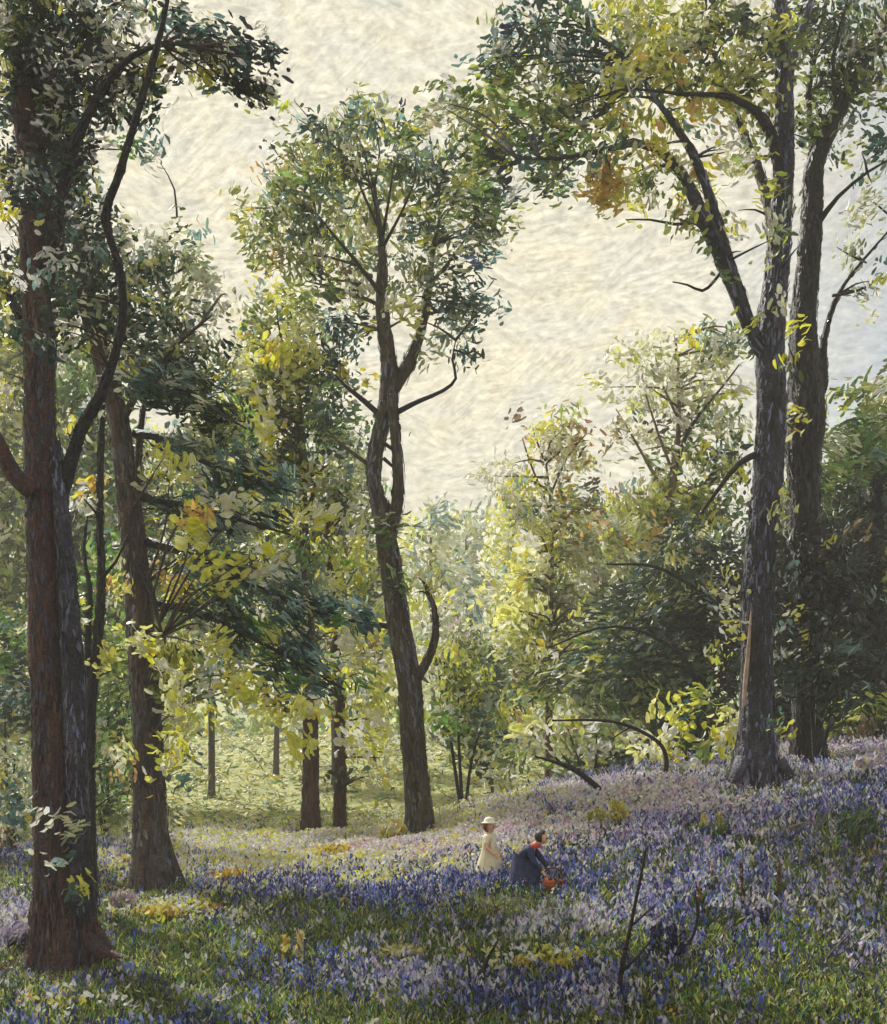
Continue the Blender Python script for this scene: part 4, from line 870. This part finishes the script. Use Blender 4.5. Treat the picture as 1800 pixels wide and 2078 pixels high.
    Zz = zg(Xx, Yy)
    db = Dabs(); k = Yy / F
    col = pick_colors('fg:2 yg:3 pg:2.4 ye:.8 gg:1.4 gr:.6 cr:.6', n)  # pale palette brightens the shaded clearing as if sunlit
    C = np.stack([Xx, Yy, Zz + 3 * k], 1)
    D = np.stack([RNG.normal(0, 1, n), RNG.normal(0, .4, n), RNG.normal(.2, .25, n)], 1)
    db.add(C, D, RNG.normal(size=(n, 3)) * .6 + np.array([0, -.6, .9]), 15 * k * RNG.uniform(.6, 1.5, n), 4.5 * k * RNG.uniform(.6, 1.4, n), col * RNG.uniform(.8, 1.25, (n, 1)))
    tag(db.build('meadow_grass', LEAF), 'light green meadow grass beyond the bank', 'grass', kind='stuff')
cover()

# ---- single plants that stand out
def plant(name, label, cat, px, py, shapes, pal, leafpal='gr:3 fg:1', h=60, w=40, group=None, n=60, L=22, W=12, ang=80, spires=0, leaves=26):
    L, W, n = L * .6, W * .6, int(n * 2.4)
    g = G(px, py); Y = g.y; k = Y / F
    root = thing(name, g, label, cat, group)
    db = Dabs()
    m = leaves
    a = RNG.uniform(0, 6.283, m)
    C = np.array(g) + np.stack([np.cos(a) * w * .3 * k, np.sin(a) * w * .3 * k, RNG.uniform(.05, .45, m) * h * k], 1)
    D = np.stack([np.cos(a) * .5, np.sin(a) * .5, np.full(m, 1.0)], 1)
    db.add(C, D, RNG.normal(size=(m, 3)) + np.array([0, -.5, .4]), h * .55 * k * RNG.uniform(.6, 1.2, m), 7 * k * RNG.uniform(.7, 1.4, m), pick_colors(leafpal, m) * RNG.uniform(.8, 1.2, (m, 1)))
    db.build('leaves', LEAF, root)
    db = Dabs()
    tops = []
    ns = max(1, spires)
    for s in range(ns):
        ox = (s + .5) / ns * 2 - 1 if ns > 1 else 0
        cx = ox * w * .8 * k; cy = random.uniform(-.3, .3) * w * k
        tops.append((cx, cy, h * k * random.uniform(.8, 1.05)))
    per = n // ns
    for (cx, cy, hz) in tops:
        if spires:
            t = RNG.uniform(.35, 1, per)
            C = np.array(g) + np.stack([cx + RNG.normal(0, 1, per) * w * .12 * k * (1.25 - t), cy + RNG.normal(0, 1, per) * w * .12 * k, t * hz], 1)
        else:
            b = ball(per); C = np.array(g) + b * np.array([w * k, w * .7 * k, h * .3 * k]) + np.array([0, 0, h * .7 * k])
        aa = math.radians(ang) + RNG.normal(0, .5, per)
        D = np.stack([np.cos(aa), RNG.normal(0, .4, per), np.sin(aa)], 1)
        db.add(C, D, RNG.normal(size=(per, 3)) + np.array([0, -.8, .4]), L * k * RNG.uniform(.6, 1.4, per), W * k * RNG.uniform(.6, 1.4, per), np.clip(pick_colors(pal, per) * RNG.uniform(.8, 1.25, (per, 1)), 0, .85))
    db.build('flowers', PETAL, root)
    lines = []
    for (cx, cy, hz) in tops:
        lines.append([(g.x + cx * .3, g.y + cy * .3, g.z - .02, 2.2 * k), (g.x + cx * .8, g.y + cy * .8, g.z + hz * .5, 1.8 * k), (g.x + cx, g.y + cy, g.z + hz * .95, 1.0 * k)])
    V, Fc = [], []
    for l in lines:
        v, f = tube(l, seg=5, step=.1); o = len(V); V += v; Fc += [tuple(i + o for i in q) for q in f]
    mesh_obj('stalk', V, Fc, STEM, root)
    return root

plant('yellow_flag', 'pointed cream and orange flowers standing alone in the dark grass lower left of centre', 'flower', 595, 1985, 0, 'ye:2 cr:2 or:1', h=95, w=34, spires=2, n=44, L=30, W=14)
plant('cream_flowers', 'loose cream blossoms low in the grass below the centre trunk', 'flower', 815, 1965, 0, 'cr:3 yg:1 ye:1', h=46, w=50, n=46, L=26, W=11, ang=20)
plant('marigold_clump', 'orange-yellow flower clump right of the stout brown trunk', 'flower', 470, 1815, 0, 'or:2 ye:3', h=50, w=44, n=70, L=24, W=14)
plant('pale_daisy_clump', 'pinkish-white spiky flower clump beside the roots of the great beech', 'flower', 252, 1870, 0, 'li:2 cr:1 pk:1', h=60, w=32, n=80, L=28, W=8, ang=75)
plant('lilac_clump', 'broad pale lilac flower clump against the left side of the great beech', 'flower', 45, 1935, 0, 'li:4 vi:1', h=60, w=56, n=130, L=34, W=10, ang=50)
plant('yellow_spire', 'tall yellow flower spike on the violet bank, left of a matching pair', 'flower', 1428, 1722, 0, 'ye:3 or:1', h=82, w=14, spires=1, n=40, L=16, W=11)
plant('yellow_spire', 'paler yellow flower spike on the violet bank, right of a matching pair', 'flower', 1462, 1722, 0, 'ye:2 yg:2 cr:1', h=88, w=22, spires=1, n=50, L=16, W=11)
plant('lemon_balm', 'yellow-green leafy plant by the tip of the curved fallen branch', 'flower', 1212, 1700, 0, 'ye:2 yg:2 cr:1', h=56, w=20, n=40, L=24, W=12)
plant('lemon_balm', 'tall rounded yellow plant to the right beside the yellow-green one on the crest', 'flower', 1252, 1708, 0, 'ye:3 cr:2 yg:1', h=84, w=22, n=60, L=24, W=12)
plant('foxglove', 'orange-brown flower spike above the dark blue clump on the lower right', 'flower', 1418, 1880, 0, 'br:2 pk:1 or:.6', h=105, w=18, spires=1, n=44, L=16, W=11)
plant('foxglove', 'narrow reddish-brown flower spike in the middle of three on the right bank', 'flower', 1504, 1860, 0, 'br:3 pk:.6', h=115, w=14, spires=1, n=40, L=14, W=9)
plant('foxglove', 'rusty flower spike farthest right of three on the right bank', 'flower', 1582, 1850, 0, 'br:3 or:.6', h=100, w=16, spires=1, n=40, L=16, W=9)
plant('foxglove', 'pale beige flower spike between the dark saplings and the rusty spikes', 'flower', 1446, 1830, 0, 'pk:1 cr:1 br:1', h=88, w=14, spires=1, n=34, L=14, W=9)
plant('columbine', 'big dark blue flower clump between two bare saplings at lower right', 'flower', 1355, 1975, 0, 'nv:2 bl:3 vi:1', h=110, w=44, spires=5, n=150, L=20, W=11, ang=70)
plant('columbine', 'dark blue flower cluster half hidden behind the rusty spikes', 'flower', 1535, 1900, 0, 'nv:1 bl:2 vi:.6', h=60, w=30, spires=4, n=70, L=20, W=10)
for i, (px, py, lb) in enumerate([(1060, 1990, 'small yellow tuft leftmost in the row in front of the lilac drift'), (1103, 1985, 'widest yellow tuft in the row in front of the lilac drift'),
                                  (1140, 1990, 'yellow tuft third along the row in front of the lilac drift'), (1172, 1990, 'narrow upright yellow tuft near the right of the lilac drift row'), (1203, 1978, 'greenish tuft rightmost in the row in front of the lilac drift')]):
    plant('yellow_tuft', lb, 'flower', px, py, 0, 'ye:3 yg:1' if i < 4 else 'yg:3 gr:1', h=46, w=(18, 26, 18, 13, 16)[i], n=26, L=22, W=13, group='yellow tufts in a row', leaves=14)
plant('cowslip', 'orange cowslips beside the grass patch near the beech roots', 'flower', 320, 1880, 0, 'or:3 ye:2', h=40, w=60, n=60, L=20, W=12)
plant('cowslip', 'orange cowslips on the upper edge of the yellow-green grass patch', 'flower', 425, 1870, 0, 'or:3 ye:1', h=34, w=40, n=36, L=20, W=11)
plant('white_anemone', 'pale clustered blossoms on the violet bank right of the yellow spikes', 'flower', 1535, 1722, 0, 'li:3 cr:1 vi:1', h=44, w=34, n=60, L=11, W=7)
plant('white_anemone', 'pinkish-white large petals at the crest on the far right', 'flower', 1770, 1590, 0, 'li:2 pk:1 cr:1', h=60, w=36, n=60, L=28, W=12)
plant('fern', 'pale blue-green feathery leaves at the far right on the bank', 'fern', 1745, 1735, 0, 'bg:2 fg:2 gg:1', leafpal='fg:3 gr:1 bg:1', h=90, w=50, n=90, L=34, W=7, ang=60)
plant('fern', 'small fern with pale tips below the dark saplings at lower right', 'fern', 1660, 1870, 0, 'pg:2 gr:2', leafpal='gr:3 fg:1', h=56, w=36, n=50, L=24, W=7, ang=60)
plant('gold_daffodil', 'bright yellow flowers glowing between the reddish trunks and the centre trunk', 'flower', 680, 1765, 0, 'ye:4 or:1', h=50, w=40, n=80, L=22, W=12)
plant('gold_daffodil', 'cream and yellow blooms against the left foot of the centre trunk', 'flower', 800, 1730, 0, 'cr:2 ye:3', h=60, w=34, n=70, L=26, W=12)

# ---- bare saplings in the foreground
def stick(name, label, lines, bark='black', cat='sapling', dy=.2):
    g = G(lines[0][0][0], lines[0][0][1]); Y = g.y
    root = thing(name, g, label, cat)
    for i, l in enumerate(lines):
        limb('stem' if i == 0 else 'branch', l, Y, BARK[bark], root, dy=0 if i == 0 else random.uniform(-dy, dy), seg=6, step=.06, sink=(.35 if 'branch' in name else .06) if i == 0 else 0, rough=.15)
    return root
stick('bare_sapling', 'tall leaning bare sapling in front of the dark blue clump', [[(1262, 2050, 15), (1258, 2000, 13), (1262, 1960, 12), (1278, 1890, 10), (1292, 1820, 8), (1312, 1720, 4)], [(1264, 1970, 8), (1300, 1935, 6), (1322, 1905, 3)], [(1280, 1880, 6), (1325, 1840, 4)]])
stick('bare_sapling', 'short curved dark sapling right of the dark blue clump', [[(1330, 1965, 10), (1372, 1935, 10), (1402, 1905, 9), (1415, 1860, 8), (1410, 1805, 4)], [(1395, 1910, 6), (1378, 1880, 3)]])
stick('bare_sapling', 'crooked dark sapling at the bottom below the lilac drift', [[(1002, 2040, 12), (980, 2008, 12), (984, 1960, 10), (1012, 1905, 5)], [(984, 1970, 7), (955, 1940, 4)]])
stick('bare_sapling', 'thin bare stem left of the crooked one at the bottom', [[(950, 2040, 9), (954, 1990, 7), (948, 1940, 4)]])
stick('bare_sapling', 'two-pronged dark twig at the lower right edge', [[(1722, 2070, 16), (1738, 2035, 12), (1748, 2005, 5)], [(1730, 2052, 8), (1752, 2030, 4)]])
stick('bare_sapling', 'slanting dark twig standing among violet flowers at lower right', [[(1735, 1990, 13), (1745, 1950, 9), (1756, 1912, 4)], [(1742, 1960, 6), (1765, 1935, 3)]])
stick('bare_sapling', 'faint slender shoot leaning right in the lower right grass', [[(1650, 1980, 7), (1690, 1930, 5), (1730, 1890, 3)]], bark='brown')
stick('fallen_branch', 'dark curved branch lying out of the crest toward the left, right of centre', [[(1238, 1632, 18), (1215, 1600, 15), (1165, 1562, 12), (1120, 1545, 8), (1085, 1535, 4)], [(1165, 1562, 7), (1140, 1530, 3)]], cat='branch')
stick('fallen_branch', 'long thin dark branch arching over the yellow bush', [[(1345, 1600, 12), (1352, 1540, 12), (1335, 1505, 10), (1280, 1475, 9), (1220, 1462, 7), (1120, 1462, 4)], [(1280, 1475, 5), (1240, 1500, 3)]], cat='branch')
# ---- log on the right bank
g = G(1590, 1716)
lg = thing('fallen_log', g, 'dark violet-grey fallen log with a pale broken end on the right bank', 'log')
k = g.y / F
v, f = tube([(g.x - 70 * k, g.y + .1, g.z + .06, 10 * k), (g.x - 10 * k, g.y, g.z + .10, 15 * k), (g.x + 60 * k, g.y + .1, g.z + .16, 13 * k), (g.x + 100 * k, g.y + .3, g.z + .30, 8 * k)], seg=10, step=.1, rough=.25, seed=3)
mesh_obj('log_body', v, f, BARK['blue'], lg)
v, f = tube([(g.x - 10 * k, g.y - .1, g.z + .12, 5 * k), (g.x + 4 * k, g.y - .2, g.z + .26, 4 * k), (g.x + 40 * k, g.y - .2, g.z + .34, 2 * k)], seg=6, step=.08, rough=.2, seed=5)
mesh_obj('branch', v, f, BARK['pale'], lg)
v, f = tube([(g.x - 100 * k, g.y - .1, g.z + .03, 5 * k), (g.x - 60 * k, g.y - .15, g.z + .05, 7 * k), (g.x - 20 * k, g.y - .2, g.z + .05, 4 * k)], seg=7, step=.08, rough=.2, seed=8)
mesh_obj('broken_end', v, f, plain_material('split_wood', (190, 176, 156), (216, 206, 186), scale=20), lg)

# ================================================================== FIGURES
def skin_mesh(nodes, edges, sub=2):
    """nodes: (x, y, z, r). A continuous surface grown over the bones."""
    me = bpy.data.meshes.new('t'); me.from_pydata([n[:3] for n in nodes], edges, [])
    o = bpy.data.objects.new('t', me); COL.objects.link(o)
    md = o.modifiers.new('s', 'SKIN'); sb = o.modifiers.new('u', 'SUBSURF'); sb.levels = sub; sb.render_levels = sub
    for v, n in zip(me.skin_vertices[0].data, nodes):
        v.radius = (n[3], n[3]); v.use_root = False
    me.skin_vertices[0].data[0].use_root = True
    dg = bpy.context.evaluated_depsgraph_get(); ev = o.evaluated_get(dg); m2 = ev.to_mesh()
    V = [v.co.copy() for v in m2.vertices]; Fc = [tuple(p.vertices) for p in m2.polygons]
    ev.to_mesh_clear(); bpy.data.objects.remove(o); bpy.data.meshes.remove(me)
    return V, Fc

def hand_nodes(nodes, edges, wrist, d, side):
    """palm, four unequal curled fingers and a thumb from the side of the palm"""
    d = Vector(d).normalized(); w = Vector(nodes[wrist][:3])
    s = d.cross(Vector((0, 1, .2))).normalized(); up = s.cross(d).normalized()
    palm = w + d * .045; nodes.append((*palm, .02)); pi = len(nodes) - 1; edges.append((wrist, pi))
    fv, ff = [], []
    for i, (o, ln) in enumerate(((-.022, .045), (-.007, .055), (.008, .052), (.022, .04))):
        a = palm + s * o + d * .015
        ch = [(*a, .007), (*(a + d * ln * .5 - up * .006), .0065), (*(a + d * ln * .85 - up * .022), .005)]
        v, f = tube(ch, seg=6, step=.012, rough=.02); ob = len(fv); fv += v; ff += [tuple(q + ob for q in p) for p in f]
    a = w + d * .03 + s * side * .02
    v, f = tube([(*a, .008), (*(a + s * side * .02 + d * .018), .007), (*(a + s * side * .022 + d * .038), .005)], seg=6, step=.012, rough=.02)
    ob = len(fv); fv += v; ff += [tuple(q + ob for q in p) for p in f]
    return fv, ff

SKIN = plain_material('skin', (206, 150, 126), (222, 170, 144), scale=9, rough=.55, bump=.05)
def place(V, origin, s, rot):
    c, sn = math.cos(rot), math.sin(rot)
    return [Vector((origin.x + s * (v[0] * c - v[1] * sn), origin.y + s * (v[0] * sn + v[1] * c), origin.z + s * v[2])) for v in V]

def figure(label, px, py, height, nodes, edges, hands, rot, clothes, hair, extra=()):
    """nodes in metres for a figure of unit scale, facing +x"""
    g = G(px, py); root = thing('person', g, label, 'person')
    nodes = list(nodes); edges = list(edges); HV, HF = [], []
    for w, d, sd in hands:
        v, f = hand_nodes(nodes, edges, w, d, sd); o = len(HV); HV += v; HF += [tuple(i + o for i in q) for q in f]
    V, Fc = skin_mesh(nodes, edges); o = len(V); V += [Vector(v) for v in HV]; Fc += [tuple(i + o for i in q) for q in HF]
    mesh_obj('body', place(V, g, height, rot), Fc, SKIN, root)
    for nm, (v, f), mat in clothes:
        mesh_obj(nm, place(v, g, height, rot), f, mat, root)
    v, f = hair[0]; mesh_obj('hair', place(v, g, height, rot), f, hair[1], root)
    for nm, (v, f), mat in extra: mesh_obj(nm, place(v, g, height, rot), f, mat, root)
    return root, g

def lathe(prof, cx=0, cy=0, seg=20, folds=0, amp=.0, lean=(0, 0)):
    V, Fc = [], []
    for i, (r, z) in enumerate(prof):
        t = i / (len(prof) - 1)
        for j in range(seg):
            a = 2 * math.pi * j / seg
            rr = r * (1 + amp * (1 - t) * math.sin(a * folds))
            V.append((cx + lean[0] * (z - prof[0][1]) + rr * math.cos(a), cy + lean[1] * (z - prof[0][1]) + rr * .85 * math.sin(a), z))
    for i in range(len(prof) - 1):
        for j in range(seg):
            a, b = i * seg + j, i * seg + (j + 1) % seg
            Fc.append((a, b, b + seg, a + seg))
    return V, Fc

def shell(c, r, cut, seg=20, rings=12, stretch=(1, 1, 1), nz=.08):
    """hair: part of an ellipsoid kept where cut(direction) is true"""
    V, Fc, ok = [], [], []
    for i in range(rings + 1):
        th = math.pi * i / rings
        for j in range(seg):
            a = 2 * math.pi * j / seg
            d = Vector((math.sin(th) * math.cos(a), math.sin(th) * math.sin(a), math.cos(th)))
            q = 1 + nz * mnoise.noise(d * 4)
            V.append((c[0] + d.x * r * stretch[0] * q, c[1] + d.y * r * stretch[1] * q, c[2] + d.z * r * stretch[2] * q)); ok.append(cut(d))
    for i in range(rings):
        for j in range(seg):
            q = (i * seg + j, i * seg + (j + 1) % seg, (i + 1) * seg + (j + 1) % seg, (i + 1) * seg + j)
            if sum(ok[k] for k in q) >= 3: Fc.append(q)
    return V, Fc

DRESS = plain_material('cream_cotton', (206, 198, 166), (222, 214, 190), scale=8, bump=.5)
NAVY = plain_material('navy_cloth', (28, 34, 66), (48, 58, 100), scale=10, bump=.6)
AUBURN = plain_material('auburn_hair', (92, 50, 36), (120, 68, 48), scale=40, rough=.5)
DARKHAIR = plain_material('dark_hair', (30, 22, 24), (48, 34, 34), scale=40, rough=.5)
WHITE = plain_material('white_cotton', (222, 216, 206), (238, 234, 226), scale=10)
RED = plain_material('red_cloth', (178, 52, 50), (206, 84, 74), scale=14)
SHOE = plain_material('dark_leather', (34, 28, 26), (50, 42, 38), scale=20, rough=.4)
EYE_M = plain_material('eye', (30, 24, 22), (40, 34, 30), scale=20, rough=.3)

# standing child, about 1 m tall, facing the crouching one (to the right)
N1 = [(0, 0, .46, .085), (0, 0, .58, .08), (0, 0, .70, .078), (0, 0, .775, .04), (.005, 0, .815, .034), (.012, 0, .865, .066), (.012, 0, .925, .072), (.012, 0, .975, .05),
      (.082, 0, .885, .012),
      (0, .06, .44, .055), (.02, .062, .25, .042), (.0, .065, .06, .028), (.07, .068, .03, .024),
      (0, -.06, .44, .055), (.0, -.062, .25, .042), (-.03, -.065, .06, .028), (.045, -.068, .03, .024),
      (0, .10, .73, .036), (.02, .16, .60, .028), (.09, .17, .50, .020), (0, -.10, .73, .036), (.03, -.16, .60, .028), (.12, -.15, .52, .020)]
E1 = [(0, 1), (1, 2), (2, 3), (3, 4), (4, 5), (5, 6), (6, 7), (5, 8), (0, 9), (9, 10), (10, 11), (11, 12), (0, 13), (13, 14), (14, 15), (15, 16), (2, 17), (17, 18), (18, 19), (2, 20), (20, 21), (21, 22)]
def eyes(c, r):
    V, Fc = [], []
    for s in (-1, 1):
        v, f = shell((c[0] + r * .90, c[1] + s * r * .38, c[2]), .011, lambda d: True, 8, 6, nz=0); o = len(V); V += v; Fc += [tuple(i + o for i in q) for q in f]
    return V, Fc
sleeve = skin_mesh([(0, 0, .72, .09), (0, .10, .73, .05), (.015, .145, .63, .042), (0, -.10, .73, .05), (.02, -.145, .63, .042)], [(0, 1), (1, 2), (0, 3), (3, 4)], 2)
figure('small child in a cream dress and white hat standing among the flowers on the crest', 993, 1802, .97, N1, E1, [(19, (.6, 0, -.6), -1), (22, (.7, 0, -.5), 1)], -.45,
       [('dress', lathe([(.20, .24), (.17, .38), (.125, .52), (.105, .60), (.105, .70), (.07, .775), (.045, .79)], folds=7, amp=.10), DRESS), ('sleeves', sleeve, DRESS)],
       (shell((-.012, 0, .91), .088, lambda d: d.x < .2 or d.z > .6, stretch=(1, 1, 1.1)), AUBURN),
       [('hat', lathe([(.115, .955), (.11, .965), (.085, .97), (.08, 1.0), (.055, 1.035), (.005, 1.045)]), WHITE), ('eyes', eyes((.012, 0, .905), .075), EYE_M),
        ('shoes', skin_mesh([(.0, .065, .04, .034), (.075, .068, .03, .03), (-.03, -.065, .04, .034), (.05, -.068, .03, .03), ], [(0, 1), (2, 3)], 1), SHOE)])

# crouching figure in dark blue, bent over the flowers, facing right
N2 = [(-.14, 0, .34, .11), (-.10, 0, .47, .11), (-.02, 0, .60, .115), (.08, 0, .68, .05), (.12, 0, .71, .042), (.18, 0, .745, .078), (.21, 0, .80, .082), (.21, 0, .86, .06), (.285, 0, .745, .013),
      (-.13, .09, .32, .08), (.14, .11, .26, .06), (.02, .11, .07, .036), (.12, .12, .03, .03), (-.13, -.09, .32, .08), (.10, -.11, .12, .06), (-.12, -.11, .06, .038), (-.22, -.11, .03, .03),
      (.03, .13, .61, .045), (.16, .18, .44, .034), (.29, .15, .30, .024), (.03, -.13, .61, .045), (.14, -.18, .42, .034), (.27, -.14, .27, .024)]
E2 = E1
coat = skin_mesh([(-.16, 0, .26, .15), (-.10, 0, .47, .135), (-.02, 0, .60, .135), (.06, 0, .66, .075), (.03, .13, .61, .06), (.16, .18, .44, .048), (.26, .155, .33, .036), (.03, -.13, .61, .06), (.14, -.18, .42, .048), (.245, -.15, .30, .036)],
                 [(0, 1), (1, 2), (2, 3), (2, 4), (4, 5), (5, 6), (2, 7), (7, 8), (8, 9)], 2)
root2, g2 = figure('crouching person in dark navy clothes with a red scarf bending over the bluebells', 1074, 1806, .90, N2, E2, [(19, (.5, 0, -.8), -1), (22, (.5, 0, -.8), 1)], -.35,
       [('coat', coat, NAVY), ('skirt', lathe([(.31, .0), (.30, .06), (.27, .16), (.24, .28), (.20, .38), (.175, .46), (.15, .54)], cx=-.04, folds=9, amp=.08, lean=(-.12, 0)), NAVY),
        ('scarf', lathe([(.10, .64), (.105, .67), (.09, .70), (.06, .715)], cx=.07, lean=(.5, 0)), RED)],
       (shell((.19, 0, .815), .10, lambda d: d.x < .30 or d.z > .6, stretch=(1.05, 1, 1.05)), DARKHAIR), [('eyes', eyes((.21, 0, .79), .08), EYE_M)])
g = G(1122, 1812)
bs = thing('basket', g, 'small orange-red basket on the ground beside the crouching person', 'basket')
V, Fc = lathe([(.09, 0), (.13, .06), (.15, .15), (.155, .18), (.14, .18), (.12, .08), (.02, .05)], folds=10, amp=.05)
mesh_obj('basket_body', place(V, g, 1.0, 0), Fc, plain_material('orange_wicker', (186, 84, 48), (214, 112, 66), scale=30, bump=1), bs)
v, f = tube([(g.x - .145, g.y, g.z + .16, .012), (g.x - .10, g.y, g.z + .29, .012), (g.x, g.y, g.z + .34, .012), (g.x + .10, g.y, g.z + .29, .012), (g.x + .145, g.y, g.z + .16, .012)], seg=6, step=.05, rough=.03)
mesh_obj('handle', v, f, BARK['rust'], bs)


# ---- thin warm spring haze
def haze():
    bm = bmesh.new(); bmesh.ops.create_cube(bm, size=1)
    me = bpy.data.meshes.new('haze'); bm.to_mesh(me); bm.free()
    o = bpy.data.objects.new('haze', me); COL.objects.link(o)
    o.location = (0, 60, 14); o.scale = (260, 340, 36)
    m, nt, N, L = newmat('haze'); out = N.new('ShaderNodeOutputMaterial'); pv = N.new('ShaderNodeVolumePrincipled')
    pv.inputs['Color'].default_value = (.95, .94, .88, 1); pv.inputs['Density'].default_value = .0021
    L.new(pv.outputs[0], out.inputs['Volume']); me.materials.append(m); o['kind'] = 'stuff'
    tag(o, 'thin pale haze paling the far side of the meadow', 'haze', kind='stuff')
haze()

# ================================================================== LIGHT, SKY, CAMERA
SUN_AZ, SUN_EL = math.radians(-38), math.radians(42)     # azimuth from +Y towards +X
S = Vector((math.sin(SUN_AZ) * math.cos(SUN_EL), math.cos(SUN_AZ) * math.cos(SUN_EL), math.sin(SUN_EL)))
sl = bpy.data.lights.new('sun', 'SUN'); sl.energy = 4.8; sl.angle = math.radians(4); sl.color = (1.0, .96, .87)
so = bpy.data.objects.new('sun', sl); COL.objects.link(so); so.location = (0, 0, 60); so.rotation_euler = (-S).to_track_quat('-Z', 'Y').to_euler()

w = bpy.data.worlds.new('World'); scene.world = w; w.use_nodes = True
nt = w.node_tree; N = nt.nodes; L = nt.links; N.clear()
out = N.new('ShaderNodeOutputWorld'); bg = N.new('ShaderNodeBackground'); bg.inputs[1].default_value = .1
sky = N.new('ShaderNodeTexSky'); sky.sky_type = 'NISHITA'; sky.sun_disc = False; sky.sun_elevation = SUN_EL; sky.sun_rotation = SUN_AZ
tc = N.new('ShaderNodeTexCoord')
def wn(sc, det, scale=(1, 1, 1), rot=(0, 0, 0), dist=0, rough=.5):
    mp = N.new('ShaderNodeMapping'); mp.inputs['Scale'].default_value = scale; mp.inputs['Rotation'].default_value = rot
    n = N.new('ShaderNodeTexNoise'); n.inputs['Scale'].default_value = sc; n.inputs['Detail'].default_value = det; n.inputs['Distortion'].default_value = dist; n.inputs['Roughness'].default_value = rough
    L.new(tc.outputs['Generated'], mp.inputs[0]); L.new(mp.outputs[0], n.inputs['Vector']); return n
big = wn(3.0, 3, (1, 1, 1.4)); mid = wn(13, 5, (1, 1, 2.0), dist=1.5)
# wind-combed cloud: short ripples lying three ways, each in its own drifts
def rip(deg, sc, off, det=4, dist=.5, zs=3.6):
    mp = N.new('ShaderNodeMapping'); mp.inputs['Rotation'].default_value = (0, math.radians(deg), 0); mp.inputs['Location'].default_value = (off, off, 0)
    m2 = N.new('ShaderNodeMapping'); m2.inputs['Scale'].default_value = (.75, 1, zs)
    L.new(tc.outputs['Generated'], mp.inputs[0]); L.new(mp.outputs[0], m2.inputs[0])
    n = N.new('ShaderNodeTexNoise'); n.inputs['Scale'].default_value = sc; n.inputs['Detail'].default_value = det; n.inputs['Distortion'].default_value = dist
    n.inputs['Roughness'].default_value = .62
    L.new(m2.outputs[0], n.inputs['Vector']); return n
def blend(fac_noise, lo, hi, A, B):
    f = N.new('ShaderNodeMapRange'); f.inputs[1].default_value = lo; f.inputs[2].default_value = hi; L.new(fac_noise.outputs[0], f.inputs[0])
    m = N.new('ShaderNodeMix'); m.data_type = 'FLOAT'; L.new(f.outputs[0], m.inputs[0]); L.new(A, m.inputs[2]); L.new(B, m.inputs[3]); return m.outputs[0]
r1, r2, r3 = rip(38, 62, 0), rip(-22, 54, 3), rip(8, 70, 7)
k1 = wn(7, 3, dist=.8); k2 = wn(9, 3, (1.3, 1, 1), (.4, .2, 0), dist=.8)
ripple = blend(k2, .47, .55, blend(k1, .46, .54, r1.outputs[0], r2.outputs[0]), r3.outputs[0])
hair = wn(150, 3, (1, 1, 1.6), dist=.4)
cr = N.new('ShaderNodeValToRGB'); e = cr.color_ramp
e.elements[0].position = .32; e.elements[1].position = .68; e.elements.new(.5)
CL = 10.2
for el, c in zip(e.elements, ((216, 213, 197), (225, 218, 194), (233, 221, 188))): el.color = (*lin(c), 1)
a1 = N.new('ShaderNodeMath'); a1.operation = 'MULTIPLY_ADD'; a1.inputs[1].default_value = .6
L.new(mid.outputs[0], a1.inputs[0])
a0 = N.new('ShaderNodeMath'); a0.operation = 'MULTIPLY'; a0.inputs[1].default_value = .4; L.new(big.outputs[0], a0.inputs[0]); L.new(a0.outputs[0], a1.inputs[2])
L.new(a1.outputs[0], cr.inputs[0])
ad = N.new('ShaderNodeMath'); ad.operation = 'MULTIPLY_ADD'; ad.inputs[1].default_value = .6; L.new(hair.outputs[0], ad.inputs[0]); L.new(ripple, ad.inputs[2])
mr = N.new('ShaderNodeMapRange'); mr.inputs[1].default_value = .58; mr.inputs[2].default_value = 1.0; mr.inputs[3].default_value = .66 * CL; mr.inputs[4].default_value = 1.18 * CL
L.new(ad.outputs[0], mr.inputs[0])
sc_ = N.new('ShaderNodeVectorMath'); sc_.operation = 'SCALE'; L.new(cr.outputs[0], sc_.inputs[0]); L.new(mr.outputs[0], sc_.inputs['Scale'])
mx = N.new('ShaderNodeMix'); mx.data_type = 'RGBA'
sx = N.new('ShaderNodeSeparateXYZ'); L.new(tc.outputs['Generated'], sx.inputs[0])
bk = N.new('ShaderNodeMapRange'); bk.inputs[1].default_value = .22; bk.inputs[2].default_value = .35; bk.inputs[3].default_value = .96; bk.inputs[4].default_value = .5
L.new(sx.outputs['X'], bk.inputs[0]); L.new(bk.outputs[0], mx.inputs[0])
L.new(sky.outputs[0], mx.inputs[6]); L.new(sc_.outputs[0], mx.inputs[7])
L.new(mx.outputs[2], bg.inputs[0]); L.new(bg.outputs[0], out.inputs[0])

cam = bpy.data.cameras.new('camera'); co = bpy.data.objects.new('camera', cam); COL.objects.link(co)
co.location = (0, 0, EYE); co.rotation_euler = (math.radians(90), 0, 0)
cam.sensor_fit = 'HORIZONTAL'; cam.sensor_width = 36; cam.lens = F / 1800 * 36
cam.shift_x = 0; cam.shift_y = (HY - 1039) / 1800
cam.clip_end = 3000; cam.clip_start = .05
scene.camera = co
scene.view_settings.view_transform = 'Standard'; scene.view_settings.look = 'None'
scene.view_settings.exposure = .36; scene.view_settings.gamma = 1
scene.cycles.max_bounces = 6; scene.cycles.diffuse_bounces = 3; scene.cycles.transmission_bounces = 3; scene.cycles.glossy_bounces = 2
